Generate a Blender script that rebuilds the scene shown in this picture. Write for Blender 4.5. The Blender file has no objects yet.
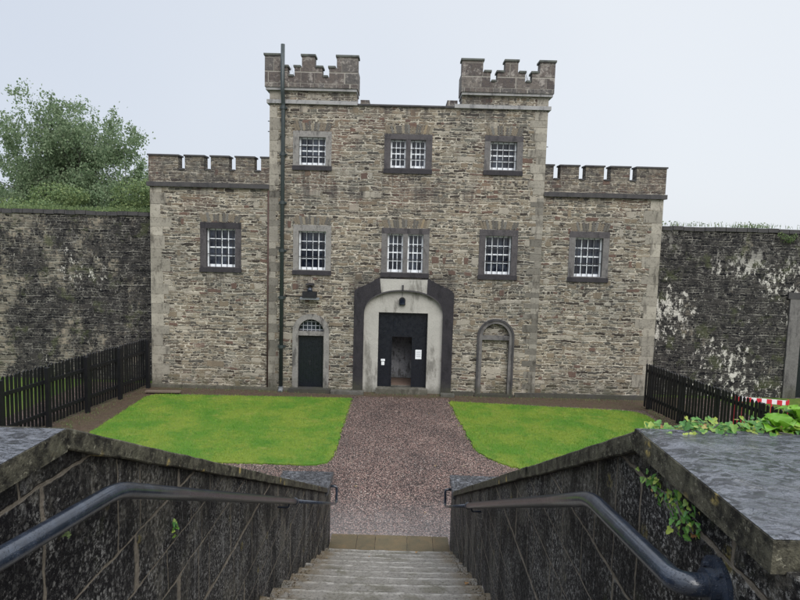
import bpy, bmesh, math, random
import numpy as np
from mathutils import Vector, Matrix
from mathutils.geometry import delaunay_2d_cdt
random.seed(7); RNG = np.random.default_rng(7)
S = bpy.context.scene; COL = S.collection
PI = math.pi

# ------------------------------------------------------------------ node helpers
class G:
    def __init__(s, name, rough=.8, spec=.3):
        s.mat = bpy.data.materials.new(name); s.mat.use_nodes = True
        s.nt = s.mat.node_tree; s.n = s.nt.nodes; s.b = s.n['Principled BSDF']
        s.b.inputs['Roughness'].default_value = rough
        s.b.inputs['Specular IOR Level'].default_value = spec
        tc = s.n.new('ShaderNodeTexCoord'); s.P = tc.outputs['Object']
    def put(s, sock, v):
        if isinstance(v, bpy.types.NodeSocket): s.nt.links.new(v, sock)
        elif isinstance(v, (tuple, list)) and len(v) == 3 and sock.type == 'RGBA': sock.default_value = (*v, 1)
        else: sock.default_value = v
    def m(s, op, a, b=0., c=0., clamp=False):
        n = s.n.new('ShaderNodeMath'); n.operation = op; n.use_clamp = clamp
        for i, v in enumerate((a, b, c)): s.put(n.inputs[i], v)
        return n.outputs[0]
    def add(s, a, b): return s.m('ADD', a, b)
    def mul(s, a, b): return s.m('MULTIPLY', a, b)
    def sub(s, a, b): return s.m('SUBTRACT', a, b)
    def xyz(s, v=None):
        n = s.n.new('ShaderNodeSeparateXYZ'); s.put(n.inputs[0], v or s.P); return n.outputs[:3]
    def vec(s, x, y, z=0.):
        n = s.n.new('ShaderNodeCombineXYZ')
        for i, v in enumerate((x, y, z)): s.put(n.inputs[i], v)
        return n.outputs[0]
    def scale(s, sc, v=None):
        n = s.n.new('ShaderNodeVectorMath'); n.operation = 'MULTIPLY'; s.put(n.inputs[0], v or s.P); n.inputs[1].default_value = sc
        return n.outputs[0]
    def noise(s, sc=1., det=4., rough=.55, v=None, col=False, dist=0.):
        n = s.n.new('ShaderNodeTexNoise'); s.put(n.inputs['Vector'], v or s.P)
        n.inputs['Scale'].default_value = sc; n.inputs['Detail'].default_value = det
        n.inputs['Roughness'].default_value = rough; n.inputs['Distortion'].default_value = dist
        return n.outputs['Color' if col else 'Fac']
    def white(s, v):
        n = s.n.new('ShaderNodeTexWhiteNoise'); n.noise_dimensions = '3D'; s.put(n.inputs['Vector'], v); return n.outputs['Value'], n.outputs['Color']
    def voro(s, sc, feat='F1', v=None, out='Distance', rnd=1.):
        n = s.n.new('ShaderNodeTexVoronoi'); n.feature = feat; s.put(n.inputs['Vector'], v or s.P)
        n.inputs['Scale'].default_value = sc; n.inputs['Randomness'].default_value = rnd; return n.outputs[out]
    def step(s, x, a, b, lo=0., hi=1.):
        n = s.n.new('ShaderNodeMapRange'); n.interpolation_type = 'SMOOTHSTEP'
        for k, v in zip(('Value', 'From Min', 'From Max', 'To Min', 'To Max'), (x, a, b, lo, hi)): s.put(n.inputs[k], v)
        return n.outputs[0]
    def mix(s, f, a, b, mode='MIX'):
        n = s.n.new('ShaderNodeMix'); n.data_type = 'RGBA'; n.blend_type = mode
        s.put(n.inputs[0], f); s.put(n.inputs[6], a); s.put(n.inputs[7], b); return n.outputs[2]
    def ramp(s, f, stops, const=False):
        n = s.n.new('ShaderNodeValToRGB'); s.put(n.inputs[0], f); e = n.color_ramp
        if const: e.interpolation = 'CONSTANT'
        while len(e.elements) < len(stops): e.elements.new(.5)
        for k, (p, c) in enumerate(stops): e.elements[k].position = p; e.elements[k].color = (*c, 1)
        return n.outputs[0]
    def bump(s, h, dist=.01, st=1., prev=None):
        n = s.n.new('ShaderNodeBump'); s.put(n.inputs['Height'], h); n.inputs['Distance'].default_value = dist
        n.inputs['Strength'].default_value = st
        if prev: s.nt.links.new(prev, n.inputs['Normal'])
        return n.outputs[0]
    def out(s, col=None, rough=None, nrm=None):
        if col is not None: s.put(s.b.inputs['Base Color'], col)
        if rough is not None: s.put(s.b.inputs['Roughness'], rough)
        if nrm is not None: s.nt.links.new(nrm, s.b.inputs['Normal'])
        return s.mat

def courses(g, H, L, u, v, seed):
    """irregular coursed blocks: returns distance to the joint, cell id vector"""
    vv = g.add(g.m('DIVIDE', v, H), g.mul(g.m('SINE', g.mul(v, 1.75 / H)), .28))
    row = g.m('FLOOR', vv); fr = g.m('FRACT', vv)
    r, _ = g.white(g.vec(row, seed, 3.7))
    Lr = g.m('MULTIPLY_ADD', r, L * 1.1, L * .55)
    uu = g.add(g.m('DIVIDE', u, Lr), g.mul(r, 57.3))
    uu = g.add(uu, g.mul(g.m('SINE', g.add(g.mul(uu, 2.3), g.mul(r, 19.))), .3))
    cu = g.m('FLOOR', uu); fu = g.m('FRACT', uu)
    du = g.mul(g.m('MINIMUM', fu, g.sub(1., fu)), Lr)
    dv = g.mul(g.m('MINIMUM', fr, g.sub(1., fr)), H)
    return g.m('MINIMUM', du, dv), g.vec(cu, row, seed)

def rubble(g, H=.084, L=.235, joint=.0140, big=.88):
    x, y, z = g.xyz()
    w = g.noise(.8, 3, .6, col=True); wx, wy, wz = g.xyz(w)
    w2 = g.noise(9., 3, .6, col=True); ax, ay, az = g.xyz(w2)
    u = g.add(g.add(x, y), g.mul(g.sub(ax, .5), .16))
    v = g.add(g.add(z, g.mul(g.sub(wz, .5), .22)), g.mul(g.sub(az, .5), .075))
    d1, c1 = courses(g, H, L, u, v, 1.3)
    d2, c2 = courses(g, H * 2.05, L * 1.25, u, v, 7.9)
    r2, _ = g.white(c2)
    sel = g.m('GREATER_THAN', r2, big)
    d = g.m('ADD', g.mul(d1, g.sub(1., sel)), g.mul(d2, sel))
    cid = g.n.new('ShaderNodeMix'); cid.data_type = 'VECTOR'
    g.put(cid.inputs[0], sel); g.put(cid.inputs[4], c1); g.put(cid.inputs[5], c2)
    rv, rc = g.white(cid.outputs[1])
    jn = g.m('MAXIMUM', g.m('MULTIPLY_ADD', g.noise(4.5, 4, .65), joint * 4.2, -joint * .95), joint * .25)
    stone = g.step(d, g.mul(jn, .6), g.mul(jn, 1.2))
    return stone, rv, rc, (x, y, z)

# ------------------------------------------------------------------ materials
def mat_facade(name='facade_rubble', warm=1., dark=0.):
    g = G(name, spec=.15)
    st, rv, rc, (x, y, z) = rubble(g)
    r1, r2, r3 = g.xyz(rc)
    c = g.ramp(rv, [(0, (.045, .038, .032)), (.13, (.120, .103, .082)), (.27, (.200, .175, .135)), (.42, (.138, .134, .114)),
                    (.54, (.255, .225, .175)), (.66, (.080, .076, .068)), (.78, (.190, .158, .118)), (.92, (.130, .088, .072)), (.95, (.32, .295, .25))], True)
    c = g.mix(1., c, g.ramp(g.noise(38., 4, .7), [(.25, (.62, .62, .62)), (.75, (1.35, 1.35, 1.35))]), 'MULTIPLY')
    # redder band high between the upper floors, greener low
    red = g.mul(g.step(g.noise(.45, 3), .5, .62), g.step(z, 6.4, 7.6))
    c = g.mix(g.mul(red, .55), c, (.155, .095, .075))
    mort = g.mix(g.noise(1.3, 4, .6), (.22, .20, .165), (.60, .56, .475))
    gap_shade = g.step(g.noise(9., 5, .75, v=g.scale((.55, .55, 1.7))), .53, .60)
    mort = g.mix(g.mul(gap_shade, .88), mort, (.022, .019, .017))  # shade beneath the stones, painted dark into the mortar colour
    c = g.mix(st, mort, c)
    # lime bloom patches over stone
    bl = g.step(g.noise(1.1, 6, .7, dist=.6), .56, .68)
    c = g.mix(g.mul(bl, .42), c, (.42, .395, .34))
    # stains running down and damp dark near the top
    sn = g.noise(1., 5, .65, v=g.scale((1.9, 1.9, .33)))
    top = g.m('MAXIMUM', g.step(z, 10.1, 10.95), g.mul(g.step(g.m('ABSOLUTE', g.sub(z, 7.72)), .5, .05), .9))
    stn = g.mul(g.step(sn, .47, .66), g.m('MULTIPLY_ADD', top, .55, .22))
    c = g.mix(stn, c, (.055, .052, .052))
    ax_ = g.m('ABSOLUTE', x); so = g.mul(g.step(g.sub(ax_, g.mul(g.noise(2.6, 5, .7), .75)), 1.85, 1.45), g.mul(g.step(z, 2.2, 3.8), g.step(z, 5.0, 4.35)))
    c = g.mix(g.mul(so, .55), c, (.018, .017, .021))
    for (wx_, wz_) in ((-7.06, 4.5), (-3.55, 4.5), (3.56, 4.5), (7.03, 4.5), (-3.6, 8.45), (.02, 8.45), (3.61, 8.45)):
        q_ = g.mul(g.step(g.m('ABSOLUTE', g.sub(x, wx_)), .85, .62), g.mul(g.step(z, wz_ - 1.3, wz_ - .05), g.step(z, wz_ + .1, wz_)))
        c = g.mix(g.mul(g.mul(q_, g.step(g.noise(1., 4, .7, v=g.scale((6., 6., .6))), .46, .6)), .6), c, (.05, .047, .045))
    if dark: c = g.mix(g.m('MULTIPLY_ADD', g.step(g.noise(5., 6, .75), .40, .60), dark, dark * .35, clamp=True), c, (.062, .056, .055))
    low = g.mul(g.step(z, .95, .0), g.step(g.noise(2.3, 4), .38, .6))
    c = g.mix(g.mul(low, .6), c, (.085, .085, .05))
    c = g.mix(1., c, g.ramp(g.noise(.33, 3), [(.3, (.80, .81, .82)), (.7, (1.14, 1.1, 1.05))]), 'MULTIPLY')
    h = g.add(g.mul(st, .9), g.mul(g.add(g.noise(30., 4, .7), g.mul(r1, .9)), .45))
    return g.out(c, g.step(rv, 0, 1, .55, .9), g.bump(h, .035, .9))

def mat_oldwall(name='weathered_boundary_rubble', patch=.5, seedoff=0.):
    g = G(name, spec=.08)
    st, rv, rc, (x, y, z) = rubble(g, .075, .2, .012, .86)
    c = g.ramp(rv, [(0, (.035, .032, .028)), (.2, (.12, .105, .085)), (.45, (.20, .175, .14)), (.65, (.065, .06, .054)), (.85, (.26, .225, .175))], True)
    mort = g.mix(g.noise(2., 4), (.10, .095, .08), (.36, .34, .28))
    c = g.mix(st, mort, c)
    q = g.scale((1., 1., 1.)); 
    n = g.n.new('ShaderNodeVectorMath'); n.operation = 'ADD'; g.put(n.inputs[0], g.P); n.inputs[1].default_value = (seedoff, 0, seedoff * .3); q = n.outputs[0]
    qs = g.scale((.8, .8, .45), q)
    blk = g.step(g.add(g.noise(.9, 7, .72, v=qs), g.mul(g.noise(11., 5, .75), .34)), .575 if seedoff == 0 else .50, .68 if seedoff == 0 else .62)
    c = g.mix(g.mul(blk, .93), c, g.mix(g.mul(g.sub(1., st), g.step(g.noise(3., 5, .7, v=q), .42, .62)), g.mix(rv, (.006, .006, .009), (.030, .029, .031)), (.20, .19, .17)))
    moss = g.step(g.noise(1.3, 6, .7, v=q), .54, .66)
    c = g.mix(g.mul(moss, .6), c, (.075, .085, .04))
    ql = g.scale((2.6, 2.6, 1.5), q)
    wn = g.noise(2.2, 6, .78, v=ql); wl = g.noise(.42, 2, .5, v=q)
    wh = g.step(g.add(wn, g.mul(wl, .55)), .985 - patch * .125, 1.005 - patch * .125)
    c = g.mix(g.mul(g.mul(wh, g.step(z, 6.1, 4.7, .25, 1.)), .92), c, (.60, .575, .52))
    sp = g.step(g.noise(17., 4, .8, v=q), .57, .66)
    c = g.mix(g.mul(sp, .6), c, (.38, .36, .31))
    h = g.add(g.mul(st, .8), g.mul(g.noise(24., 5, .7), .9))
    return g.out(c, g.step(blk, 0, 1, .85, .5), g.bump(h, .04, .9))

def mat_dressed(name, a, b, dark=(.05, .05, .055), amt=.5, sc=1.6, rough=.75, fine=60., vary=.5):
    g = G(name)
    c = g.mix(g.noise(sc * 2, 5, .65), a, b)
    c = g.mix(g.mul(g.step(g.noise(1., 5, .7, v=g.scale((sc * 2.2, sc * 2.2, sc * .7))), .5, .66), amt), c, dark)
    c = g.mix(g.mul(g.step(g.noise(fine, 3, .7), .52, .7), vary), c, dark)
    zz = g.xyz()[2]
    c = g.mix(g.mul(g.step(g.add(zz, g.mul(g.noise(2.5, 5, .7), 1.2)), 1.25, .45), .75), c, (.055, .055, .035))
    h = g.add(g.noise(fine * .6, 5, .7), g.mul(g.noise(5., 4), .8))
    return g.out(c, rough, g.bump(h, .012, .8))

def island_vary(mat, lo, hi):
    n = mat.node_tree.nodes; l = mat.node_tree.links; b = n['Principled BSDF']; src = b.inputs['Base Color'].links[0].from_socket
    ge = n.new('ShaderNodeNewGeometry'); mr = n.new('ShaderNodeMapRange'); mr.inputs['To Min'].default_value = lo; mr.inputs['To Max'].default_value = hi
    l.new(ge.outputs['Random Per Island'], mr.inputs['Value']); vm = n.new('ShaderNodeVectorMath'); vm.operation = 'SCALE'
    l.new(src, vm.inputs[0]); l.new(mr.outputs[0], vm.inputs['Scale']); l.new(vm.outputs[0], b.inputs['Base Color']); return mat
def mat_foreground(name='wet_black_ashlar'):
    g = G(name, spec=.10)
    x, y, z = g.xyz()
    w = g.noise(3.2, 4, .65, col=True); a, b_, cc = g.xyz(w)
    u = g.add(g.add(y, x), g.mul(g.sub(a, .5), .07)); v = g.add(z, g.mul(g.sub(cc, .5), .05))
    d, cid = courses(g, .37, .58, u, v, 4.2)
    rv, rc = g.white(cid)
    jw = g.m('MULTIPLY_ADD', g.noise(5., 5, .7), .026, -.0050)
    st = g.step(d, g.mul(jw, .6), g.mul(jw, 1.3))
    base = g.mix(rv, (.005, .005, .008), (.017, .016, .018))
    grit = g.noise(34., 6, .75)
    c = g.mix(g.step(grit, .50, .66), base, (.075, .07, .064))
    zone = g.step(g.noise(1.9, 5, .7), .34, .58)
    c = g.mix(g.mul(g.step(g.noise(19., 6, .85), .55, .62), .6), c, (.10, .095, .09))
    c = g.mix(g.mul(g.step(g.noise(42., 6, .9), .525, .585), g.m('MULTIPLY_ADD', zone, .65, .30)), c, (.55, .54, .51))  # pale specks, with the cell flecks below: lichen plus painted wet sparkle
    vs = g.voro(34., out='Color'); v1, v2, v3 = g.xyz(vs)
    c = g.mix(g.mul(g.mul(g.step(v1, .86, .9), g.step(g.voro(34.), .42, .25)), g.m('MULTIPLY_ADD', zone, .6, .3)), c, (.42, .41, .38))
    up = g.add(g.noise(1.5, 6, .72), g.mul(g.noise(9., 4, .7), .22))
    hi = g.step(g.sub(z, g.mul(g.sub(-20.7, y), .452)), 4.35, 5.0)
    c = g.mix(g.mul(g.step(g.add(up, g.mul(hi, .10)), .63, .74), .6), c, g.mix(g.step(grit, .4, .6), (.03, .028, .022), (.30, .28, .235)))
    blk = g.step(g.noise(1., 6, .75, v=g.scale((2.4, 2.4, .9))), .47, .56)
    c = g.mix(g.mul(blk, .72), c, (.006, .006, .009))
    c = g.mix(g.mul(g.step(g.noise(30., 6, .85), .58, .63), .75), c, (.36, .35, .33))
    run = g.noise(1., 5, .7, v=g.scale((7., 7., .7)))
    c = g.mix(g.mul(g.mul(g.step(run, .60, .66), g.step(g.noise(28., 4, .8), .42, .58)), .7), c, (.30, .295, .285))
    mo = g.step(g.noise(2.7, 6, .75), .60, .68)
    c = g.mix(g.mul(mo, .35), c, (.045, .052, .018))
    lich = g.mul(g.step(g.voro(3.2), .16, .08), g.step(g.noise(40., 3), .4, .55))
    c = g.mix(g.mul(lich, .55), c, (.30, .25, .09))
    mort = g.mix(g.noise(12., 4, .7), (.085, .074, .06), (.42, .365, .29))
    c = g.mix(st, mort, c)
    h = g.add(g.add(g.mul(st, .9), g.mul(grit, 1.6)), g.add(g.mul(g.noise(9., 5, .7), 1.1), g.mul(rv, .4)))
    return g.out(c, g.step(grit, .35, .7, .35, .8), g.bump(h, .034, 1.))

def mat_coping():
    g = G('mossy_coping_stone', spec=.15)
    n = g.noise(11., 7, .75)
    c = g.mix(g.step(n, .38, .66), (.008, .0075, .007), (.105, .098, .070))
    c = g.mix(g.mul(g.step(g.noise(3.1, 6, .75), .50, .68), .75), c, (.13, .125, .085))
    c = g.mix(g.mul(g.step(g.noise(30., 5, .85), .56, .66), .7), c, (.30, .285, .21))
    c = g.mix(g.mul(g.step(g.voro(4.5), .2, .1), g.step(g.noise(18., 4, .7), .42, .56)), c, (.36, .28, .10))
    return g.out(c, g.step(n, .3, .7, .3, .7), g.bump(g.add(n, g.mul(g.noise(45., 5, .7), .7)), .022, .9))

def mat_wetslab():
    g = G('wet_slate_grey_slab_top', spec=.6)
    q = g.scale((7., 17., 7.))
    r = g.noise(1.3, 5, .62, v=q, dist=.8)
    rip_paint = g.noise(1.6, 6, .72, v=g.scale((8., 14., 8.)), dist=1.6)
    c = g.mix(g.step(rip_paint, .42, .56), (.022, .025, .034), (.17, .18, .21))  # rippled sky reflections painted into the colour as dark and pale dashes
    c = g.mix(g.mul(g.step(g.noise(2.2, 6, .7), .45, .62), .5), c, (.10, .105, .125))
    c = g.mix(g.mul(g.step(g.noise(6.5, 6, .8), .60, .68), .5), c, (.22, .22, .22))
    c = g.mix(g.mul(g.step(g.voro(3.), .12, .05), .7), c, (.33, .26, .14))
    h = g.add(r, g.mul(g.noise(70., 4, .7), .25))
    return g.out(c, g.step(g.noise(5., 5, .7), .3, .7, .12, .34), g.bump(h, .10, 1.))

def mat_steps():
    g = G('worn_stone_steps', spec=.35)
    x, y, z = g.xyz()
    n = g.noise(7., 7, .75)
    c = g.mix(n, (.11, .10, .088), (.30, .28, .245))
    c = g.mix(g.mul(g.step(g.noise(30., 5, .85), .52, .60), .75), c, (.05, .047, .038))
    c = g.mix(g.mul(g.step(g.noise(1.7, 6, .7), .50, .62), .55), c, (.075, .068, .04))
    ty = g.m('FRACT', g.m('DIVIDE', g.sub(-12.45, g.add(y, g.mul(g.sub(g.noise(6., 4), .5), .05))), .55))
    c = g.mix(g.mul(g.mul(g.step(ty, .12, .03), g.step(g.noise(9., 5, .75), .40, .56)), .6), c, (.42, .40, .36))
    c = g.mix(g.mul(g.mul(g.step(ty, .30, .62), g.step(g.noise(4.5, 6, .75), .36, .60)), .85), c, (.062, .056, .044))
    edge = g.step(g.m('ABSOLUTE', g.add(x, .19)), .70, 1.12)
    c = g.mix(g.mul(edge, g.mul(g.step(g.noise(5., 5, .75), .40, .56), .8)), c, (.14, .105, .06))
    return g.out(c, g.step(n, .3, .7, .35, .8), g.bump(g.add(n, g.noise(60., 4, .75)), .014, .9))

def mat_gravel():
    g = G('wet_red_brown_gravel', spec=.35)
    vc = g.voro(34., out='Color'); r, a, b = g.xyz(vc)
    vd = g.voro(34.)
    c = g.ramp(r, [(0, (.11, .075, .065)), (.25, (.255, .170, .142)), (.5, (.33, .212, .180)), (.72, (.37, .29, .245)), (.86, (.15, .12, .105)), (.96, (.50, .44, .39))], True)
    c = g.mix(g.step(vd, .3, .62), c, (.035, .026, .024))
    c = g.mix(1., c, g.ramp(g.noise(.7, 5, .6), [(.3, (.72, .72, .73)), (.7, (1.22, 1.17, 1.15))]), 'MULTIPLY')
    x, y, z = g.xyz()
    gr = g.mul(g.step(g.add(y, g.mul(g.noise(1.8, 3), 1.)), -8.6, -11.2), .28)
    c = g.mix(gr, c, (.37, .34, .325))
    c = g.mix(g.mul(g.step(g.noise(1.4, 6, .7), .6, .72), .25), c, (.07, .075, .03))
    return g.out(c, g.step(a, 0, 1, .4, .85), g.bump(g.sub(1., vd), .02, 1.))

def mat_soil():
    g = G('damp_brown_soil', .85)
    c = g.mix(g.noise(6., 7, .7), (.028, .019, .014), (.13, .088, .055))
    c = g.mix(g.mul(g.step(g.noise(2.2, 6, .7), .47, .64), .55), c, (.075, .075, .028))
    c = g.mix(g.mul(g.step(g.voro(22.), .28, .2), .5), c, (.20, .16, .13))
    return g.out(c, .75, g.bump(g.noise(25., 6, .75), .05, 1.))

def mat_grass(name, blades=False, far=False):
    g = G(name, .6, .25)
    big = g.noise(.75, 5, .65); fine = g.noise(17., 5, .75)
    c = g.mix(g.mul(g.step(big, .36, .62), .8), (.105, .245, .022), (.25, .315, .040))
    c = g.mix(g.mul(g.step(g.noise(1.7, 5, .7), .56, .70), .5), c, (.36, .34, .09))
    c = g.mix(g.mul(g.step(g.noise(2.6, 6, .75, dist=.5), .54, .64), .55), c, (.055, .19, .022))
    c = g.mix(g.step(fine, .3, .75), g.mix(.45, c, (.02, .07, .006)), c)
    if far: c = g.mix(.35, c, (.06, .07, .03))
    if not blades: return g.out(g.mix(.2, c, (.05, .06, .02)), .7, g.bump(g.noise(50., 5, .8), .03, 1.))
    oi = g.n.new('ShaderNodeNewGeometry').outputs['Random Per Island']
    c = g.mix(g.mul(oi, .55), c, g.mix(1., c, (1.6, 1.45, 1.5), 'MULTIPLY'))
    return g.out(c, .5)

def mat_leaf(name, a, b, c3, rough=.5, trans=.25):
    g = G(name, rough, .3)
    oi = g.n.new('ShaderNodeNewGeometry').outputs['Random Per Island']
    c = g.ramp(oi, [(0, a), (.5, b), (.9, c3)])
    g.b.inputs['Transmission Weight'].default_value = 0
    g.b.inputs['Subsurface Weight'].default_value = 0
    g.out(c)
    tr = g.n.new('ShaderNodeBsdfTranslucent'); g.put(tr.inputs[0], c)
    mx = g.n.new('ShaderNodeMixShader'); mx.inputs[0].default_value = trans
    g.nt.links.new(g.b.outputs[0], mx.inputs[1]); g.nt.links.new(tr.outputs[0], mx.inputs[2])
    g.nt.links.new(mx.outputs[0], g.n['Material Output'].inputs[0])
    return g.mat

def mat_plain(name, col, rough=.5, var=.25, spec=.4, bump=.0, bs=40., metal=0.):
    g = G(name, rough, spec); g.b.inputs['Metallic'].default_value = metal
    c = g.mix(g.noise(6., 5, .7), tuple(v * (1 - var) for v in col), tuple(v * (1 + var) for v in col))
    return g.out(c, g.step(g.noise(9., 4), .3, .7, rough * .8, min(1, rough * 1.2)), g.bump(g.noise(bs, 4), bump, .8) if bump else None)

def mat_rail():
    g = G('wet_black_gloss_paint', .25, .5)
    dr = g.step(g.voro(130.), .38, .15)
    c = g.mix(g.step(g.noise(14., 5, .7), .4, .7), (.010, .015, .026), (.026, .036, .056))
    g.b.inputs['Coat Weight'].default_value = .5; g.b.inputs['Coat Roughness'].default_value = .12
    h = g.add(g.mul(dr, g.step(g.noise(7., 3), .42, .55)), g.mul(g.noise(22., 4), .8))
    return g.out(c, .28, g.bump(h, .0022, .9))

def mat_glass():
    g = G('dark_window_glass', .06, .6)
    return g.out(g.mix(g.step(g.noise(1.7, 4, .6), .45, .68), (.005, .008, .016), (.05, .062, .085)), g.step(g.noise(4., 3), .3, .7, .05, .2), g.bump(g.noise(3., 2), .01, .3))  # uneven pane reflections painted into the glass colour as paler patches

M = dict(
    facade=mat_facade(), parapet=mat_facade('weathered_parapet_rubble', 1., .55), wall_l=mat_oldwall('blackened_left_rubble', .32), wall_r=mat_oldwall('blackened_right_rubble', 1.05, 13.),
    surround=mat_dressed('grey_limestone_surround', (.065, .06, .062), (.20, .19, .18), (.03, .028, .03), .75, 1.6, .7, 22.),
    surround_dark=mat_dressed('dark_purple_limestone_surround', (.030, .027, .031), (.105, .095, .096), (.016, .015, .018), .7, 2., .7, 20.),
    surround_pale=mat_dressed('pale_washed_limestone_surround', (.12, .115, .11), (.30, .285, .265), (.04, .037, .036), .8, 1.8, .7, 18.),
    sill=mat_dressed('black_wet_sill', (.018, .016, .02), (.05, .046, .05), (.01, .01, .012), .6),
    band=mat_dressed('soot_black_render_band', (.009, .0085, .011), (.040, .036, .041), (.006, .006, .008), .7, 1.8, .75, 26., .6),
    lime=mat_dressed('pale_lime_render', (.27, .26, .235), (.46, .445, .405), (.10, .094, .08), .7, .9, .7, 25., .28),
    quoin=mat_dressed('pale_dressed_quoin', (.21, .19, .155), (.41, .38, .32), (.075, .066, .055), .75, 1.6, .8, 14., .6),
    strip=mat_dressed('grey_mortared_edge', (.13, .118, .098), (.29, .27, .23), (.055, .048, .04), .8, 1.2, .8, 18., .6),
    string=mat_dressed('dark_string_course', (.028, .027, .030), (.085, .08, .078), (.02, .02, .024), .6),
    string_pale=mat_dressed('pale_string_course', (.22, .215, .21), (.36, .355, .35), (.06, .06, .065), .55),
    redstone=mat_dressed('brown_sandstone_parapet', (.115, .078, .068), (.20, .150, .130), (.045, .042, .045), .75, 1.5, .8, 16., .5),
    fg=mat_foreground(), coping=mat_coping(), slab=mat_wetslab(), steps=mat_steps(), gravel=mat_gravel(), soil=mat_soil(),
    lawn=mat_grass('lawn_turf'), blade=mat_grass('lawn_blades', True), rough=mat_grass('rough_grass', False, True),
    kerb=mat_dressed('tan_sandstone_kerb', (.14, .088, .040), (.27, .175, .085), (.09, .07, .045), .6, 1.6, .6, 40., .35),
    white=mat_plain('white_window_paint', (.76, .79, .82), .45, .1), iron=mat_plain('black_iron', (.02, .02, .023), .5, .3),
    ironpale=mat_plain('grey_painted_iron', (.33, .35, .38), .5, .2),
    navy=mat_plain('blue_black_door_paint', (.0070, .0090, .0135), .32, .25, .5, .004, 30.),
    glass=mat_glass(), pipe=mat_plain('green_grey_pipe_paint', (.035, .045, .046), .4, .3), rust=mat_plain('rust_brown_pipe', (.062, .035, .03), .8, .4),
    lead=mat_plain('grey_lead', (.16, .17, .18), .55, .3), black=mat_plain('matt_black', (.012, .012, .014), .45),
    fence=mat_plain('black_stained_timber', (.0075, .0078, .0095), .5, .4, .35, .004, 25.), paper=mat_plain('white_paper', (.72, .74, .76), .6, .05),
    ink=mat_plain('grey_print', (.28, .29, .31), .7), rail=mat_rail(), red=mat_plain('red_barrier_plastic', (.55, .03, .045), .4, .15), barw=mat_plain('white_barrier_plastic', (.75, .73, .73), .4, .1),
    bark=mat_plain('grey_bark', (.085, .08, .07), .85, .5, .2, .02, 20.), timber=mat_plain('weathered_plank', (.13, .10, .075), .8, .4),
    birch=mat_leaf('birch_leaves', (.125, .185, .10), (.18, .245, .135), (.25, .31, .185), .55, .5),
    hedge=mat_leaf('bright_hedge_leaves', (.09, .14, .06), (.14, .20, .08), (.21, .265, .11), .55, .3),
    ivy=mat_leaf('ivy_leaves', (.045, .14, .028), (.09, .22, .04), (.27, .33, .06), .35, .2),
    broad=mat_leaf('broad_fresh_leaves', (.10, .25, .02), (.16, .34, .03), (.24, .42, .05), .3, .3),
    dry=mat_leaf('dry_leaves', (.25, .12, .05), (.33, .22, .09), (.3, .33, .1), .6, .2),
    screed=mat_plain('brown_passage_floor', (.17, .12, .095), .6, .35, .3, .01, 15.),
    inner=mat_dressed('whitewashed_passage_wall', (.18, .19, .21), (.46, .47, .50), (.05, .05, .055), .8, 2.4, .9, 12., .7),
)

island_vary(M['quoin'], .72, 1.1); island_vary(M['strip'], .55, 1.25); island_vary(M['kerb'], .75, 1.15)
# ------------------------------------------------------------------ mesh helpers
def link(name, me, mat, parent=None, smooth=False):
    o = bpy.data.objects.new(name, me); COL.objects.link(o)
    if mat: me.materials.append(M[mat] if isinstance(mat, str) else mat)
    if smooth: me.polygons.foreach_set('use_smooth', [True] * len(me.polygons))
    if parent: o.parent = parent; o.matrix_parent_inverse = parent.matrix_world.inverted() if False else Matrix.Translation(-parent.location)
    return o
def raw(name, V, F, mat, parent=None, smooth=False):
    me = bpy.data.meshes.new(name); me.from_pydata([tuple(v) for v in V], [], F); me.update(); return link(name, me, mat, parent, smooth)
def fin(name, bm, mat, parent=None, smooth=False, bevel=0.):
    if bevel:
        bmesh.ops.bevel(bm, geom=[e for e in bm.edges if len(e.link_faces) == 2 and e.calc_face_angle(0) > .6], offset=bevel, segments=1, affect='EDGES')
    bmesh.ops.recalc_face_normals(bm, faces=bm.faces)
    me = bpy.data.meshes.new(name); bm.to_mesh(me); bm.free(); return link(name, me, mat, parent, smooth)
def box(bm, x0, x1, y0, y1, z0, z1):
    v = [bm.verts.new(p) for p in ((x0, y0, z0), (x1, y0, z0), (x1, y1, z0), (x0, y1, z0), (x0, y0, z1), (x1, y0, z1), (x1, y1, z1), (x0, y1, z1))]
    for f in ((0, 3, 2, 1), (4, 5, 6, 7), (0, 1, 5, 4), (1, 2, 6, 5), (2, 3, 7, 6), (3, 0, 4, 7)): bm.faces.new([v[i] for i in f])
def boxes(name, L, mat, parent=None, bevel=0.):
    bm = bmesh.new()
    for b in L: box(bm, *b)
    return fin(name, bm, mat, parent, bevel=bevel)
def each(name, L, mat, parent=None, bevel=0.):
    for b in L: boxes(name, [b], mat, parent, bevel)
def inside(p, poly):
    c = False; n = len(poly); x, y = p
    for i in range(n):
        x1, y1 = poly[i]; x2, y2 = poly[(i + 1) % n]
        if (y1 > y) != (y2 > y) and x < (x2 - x1) * (y - y1) / (y2 - y1) + x1: c = not c
    return c
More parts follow.
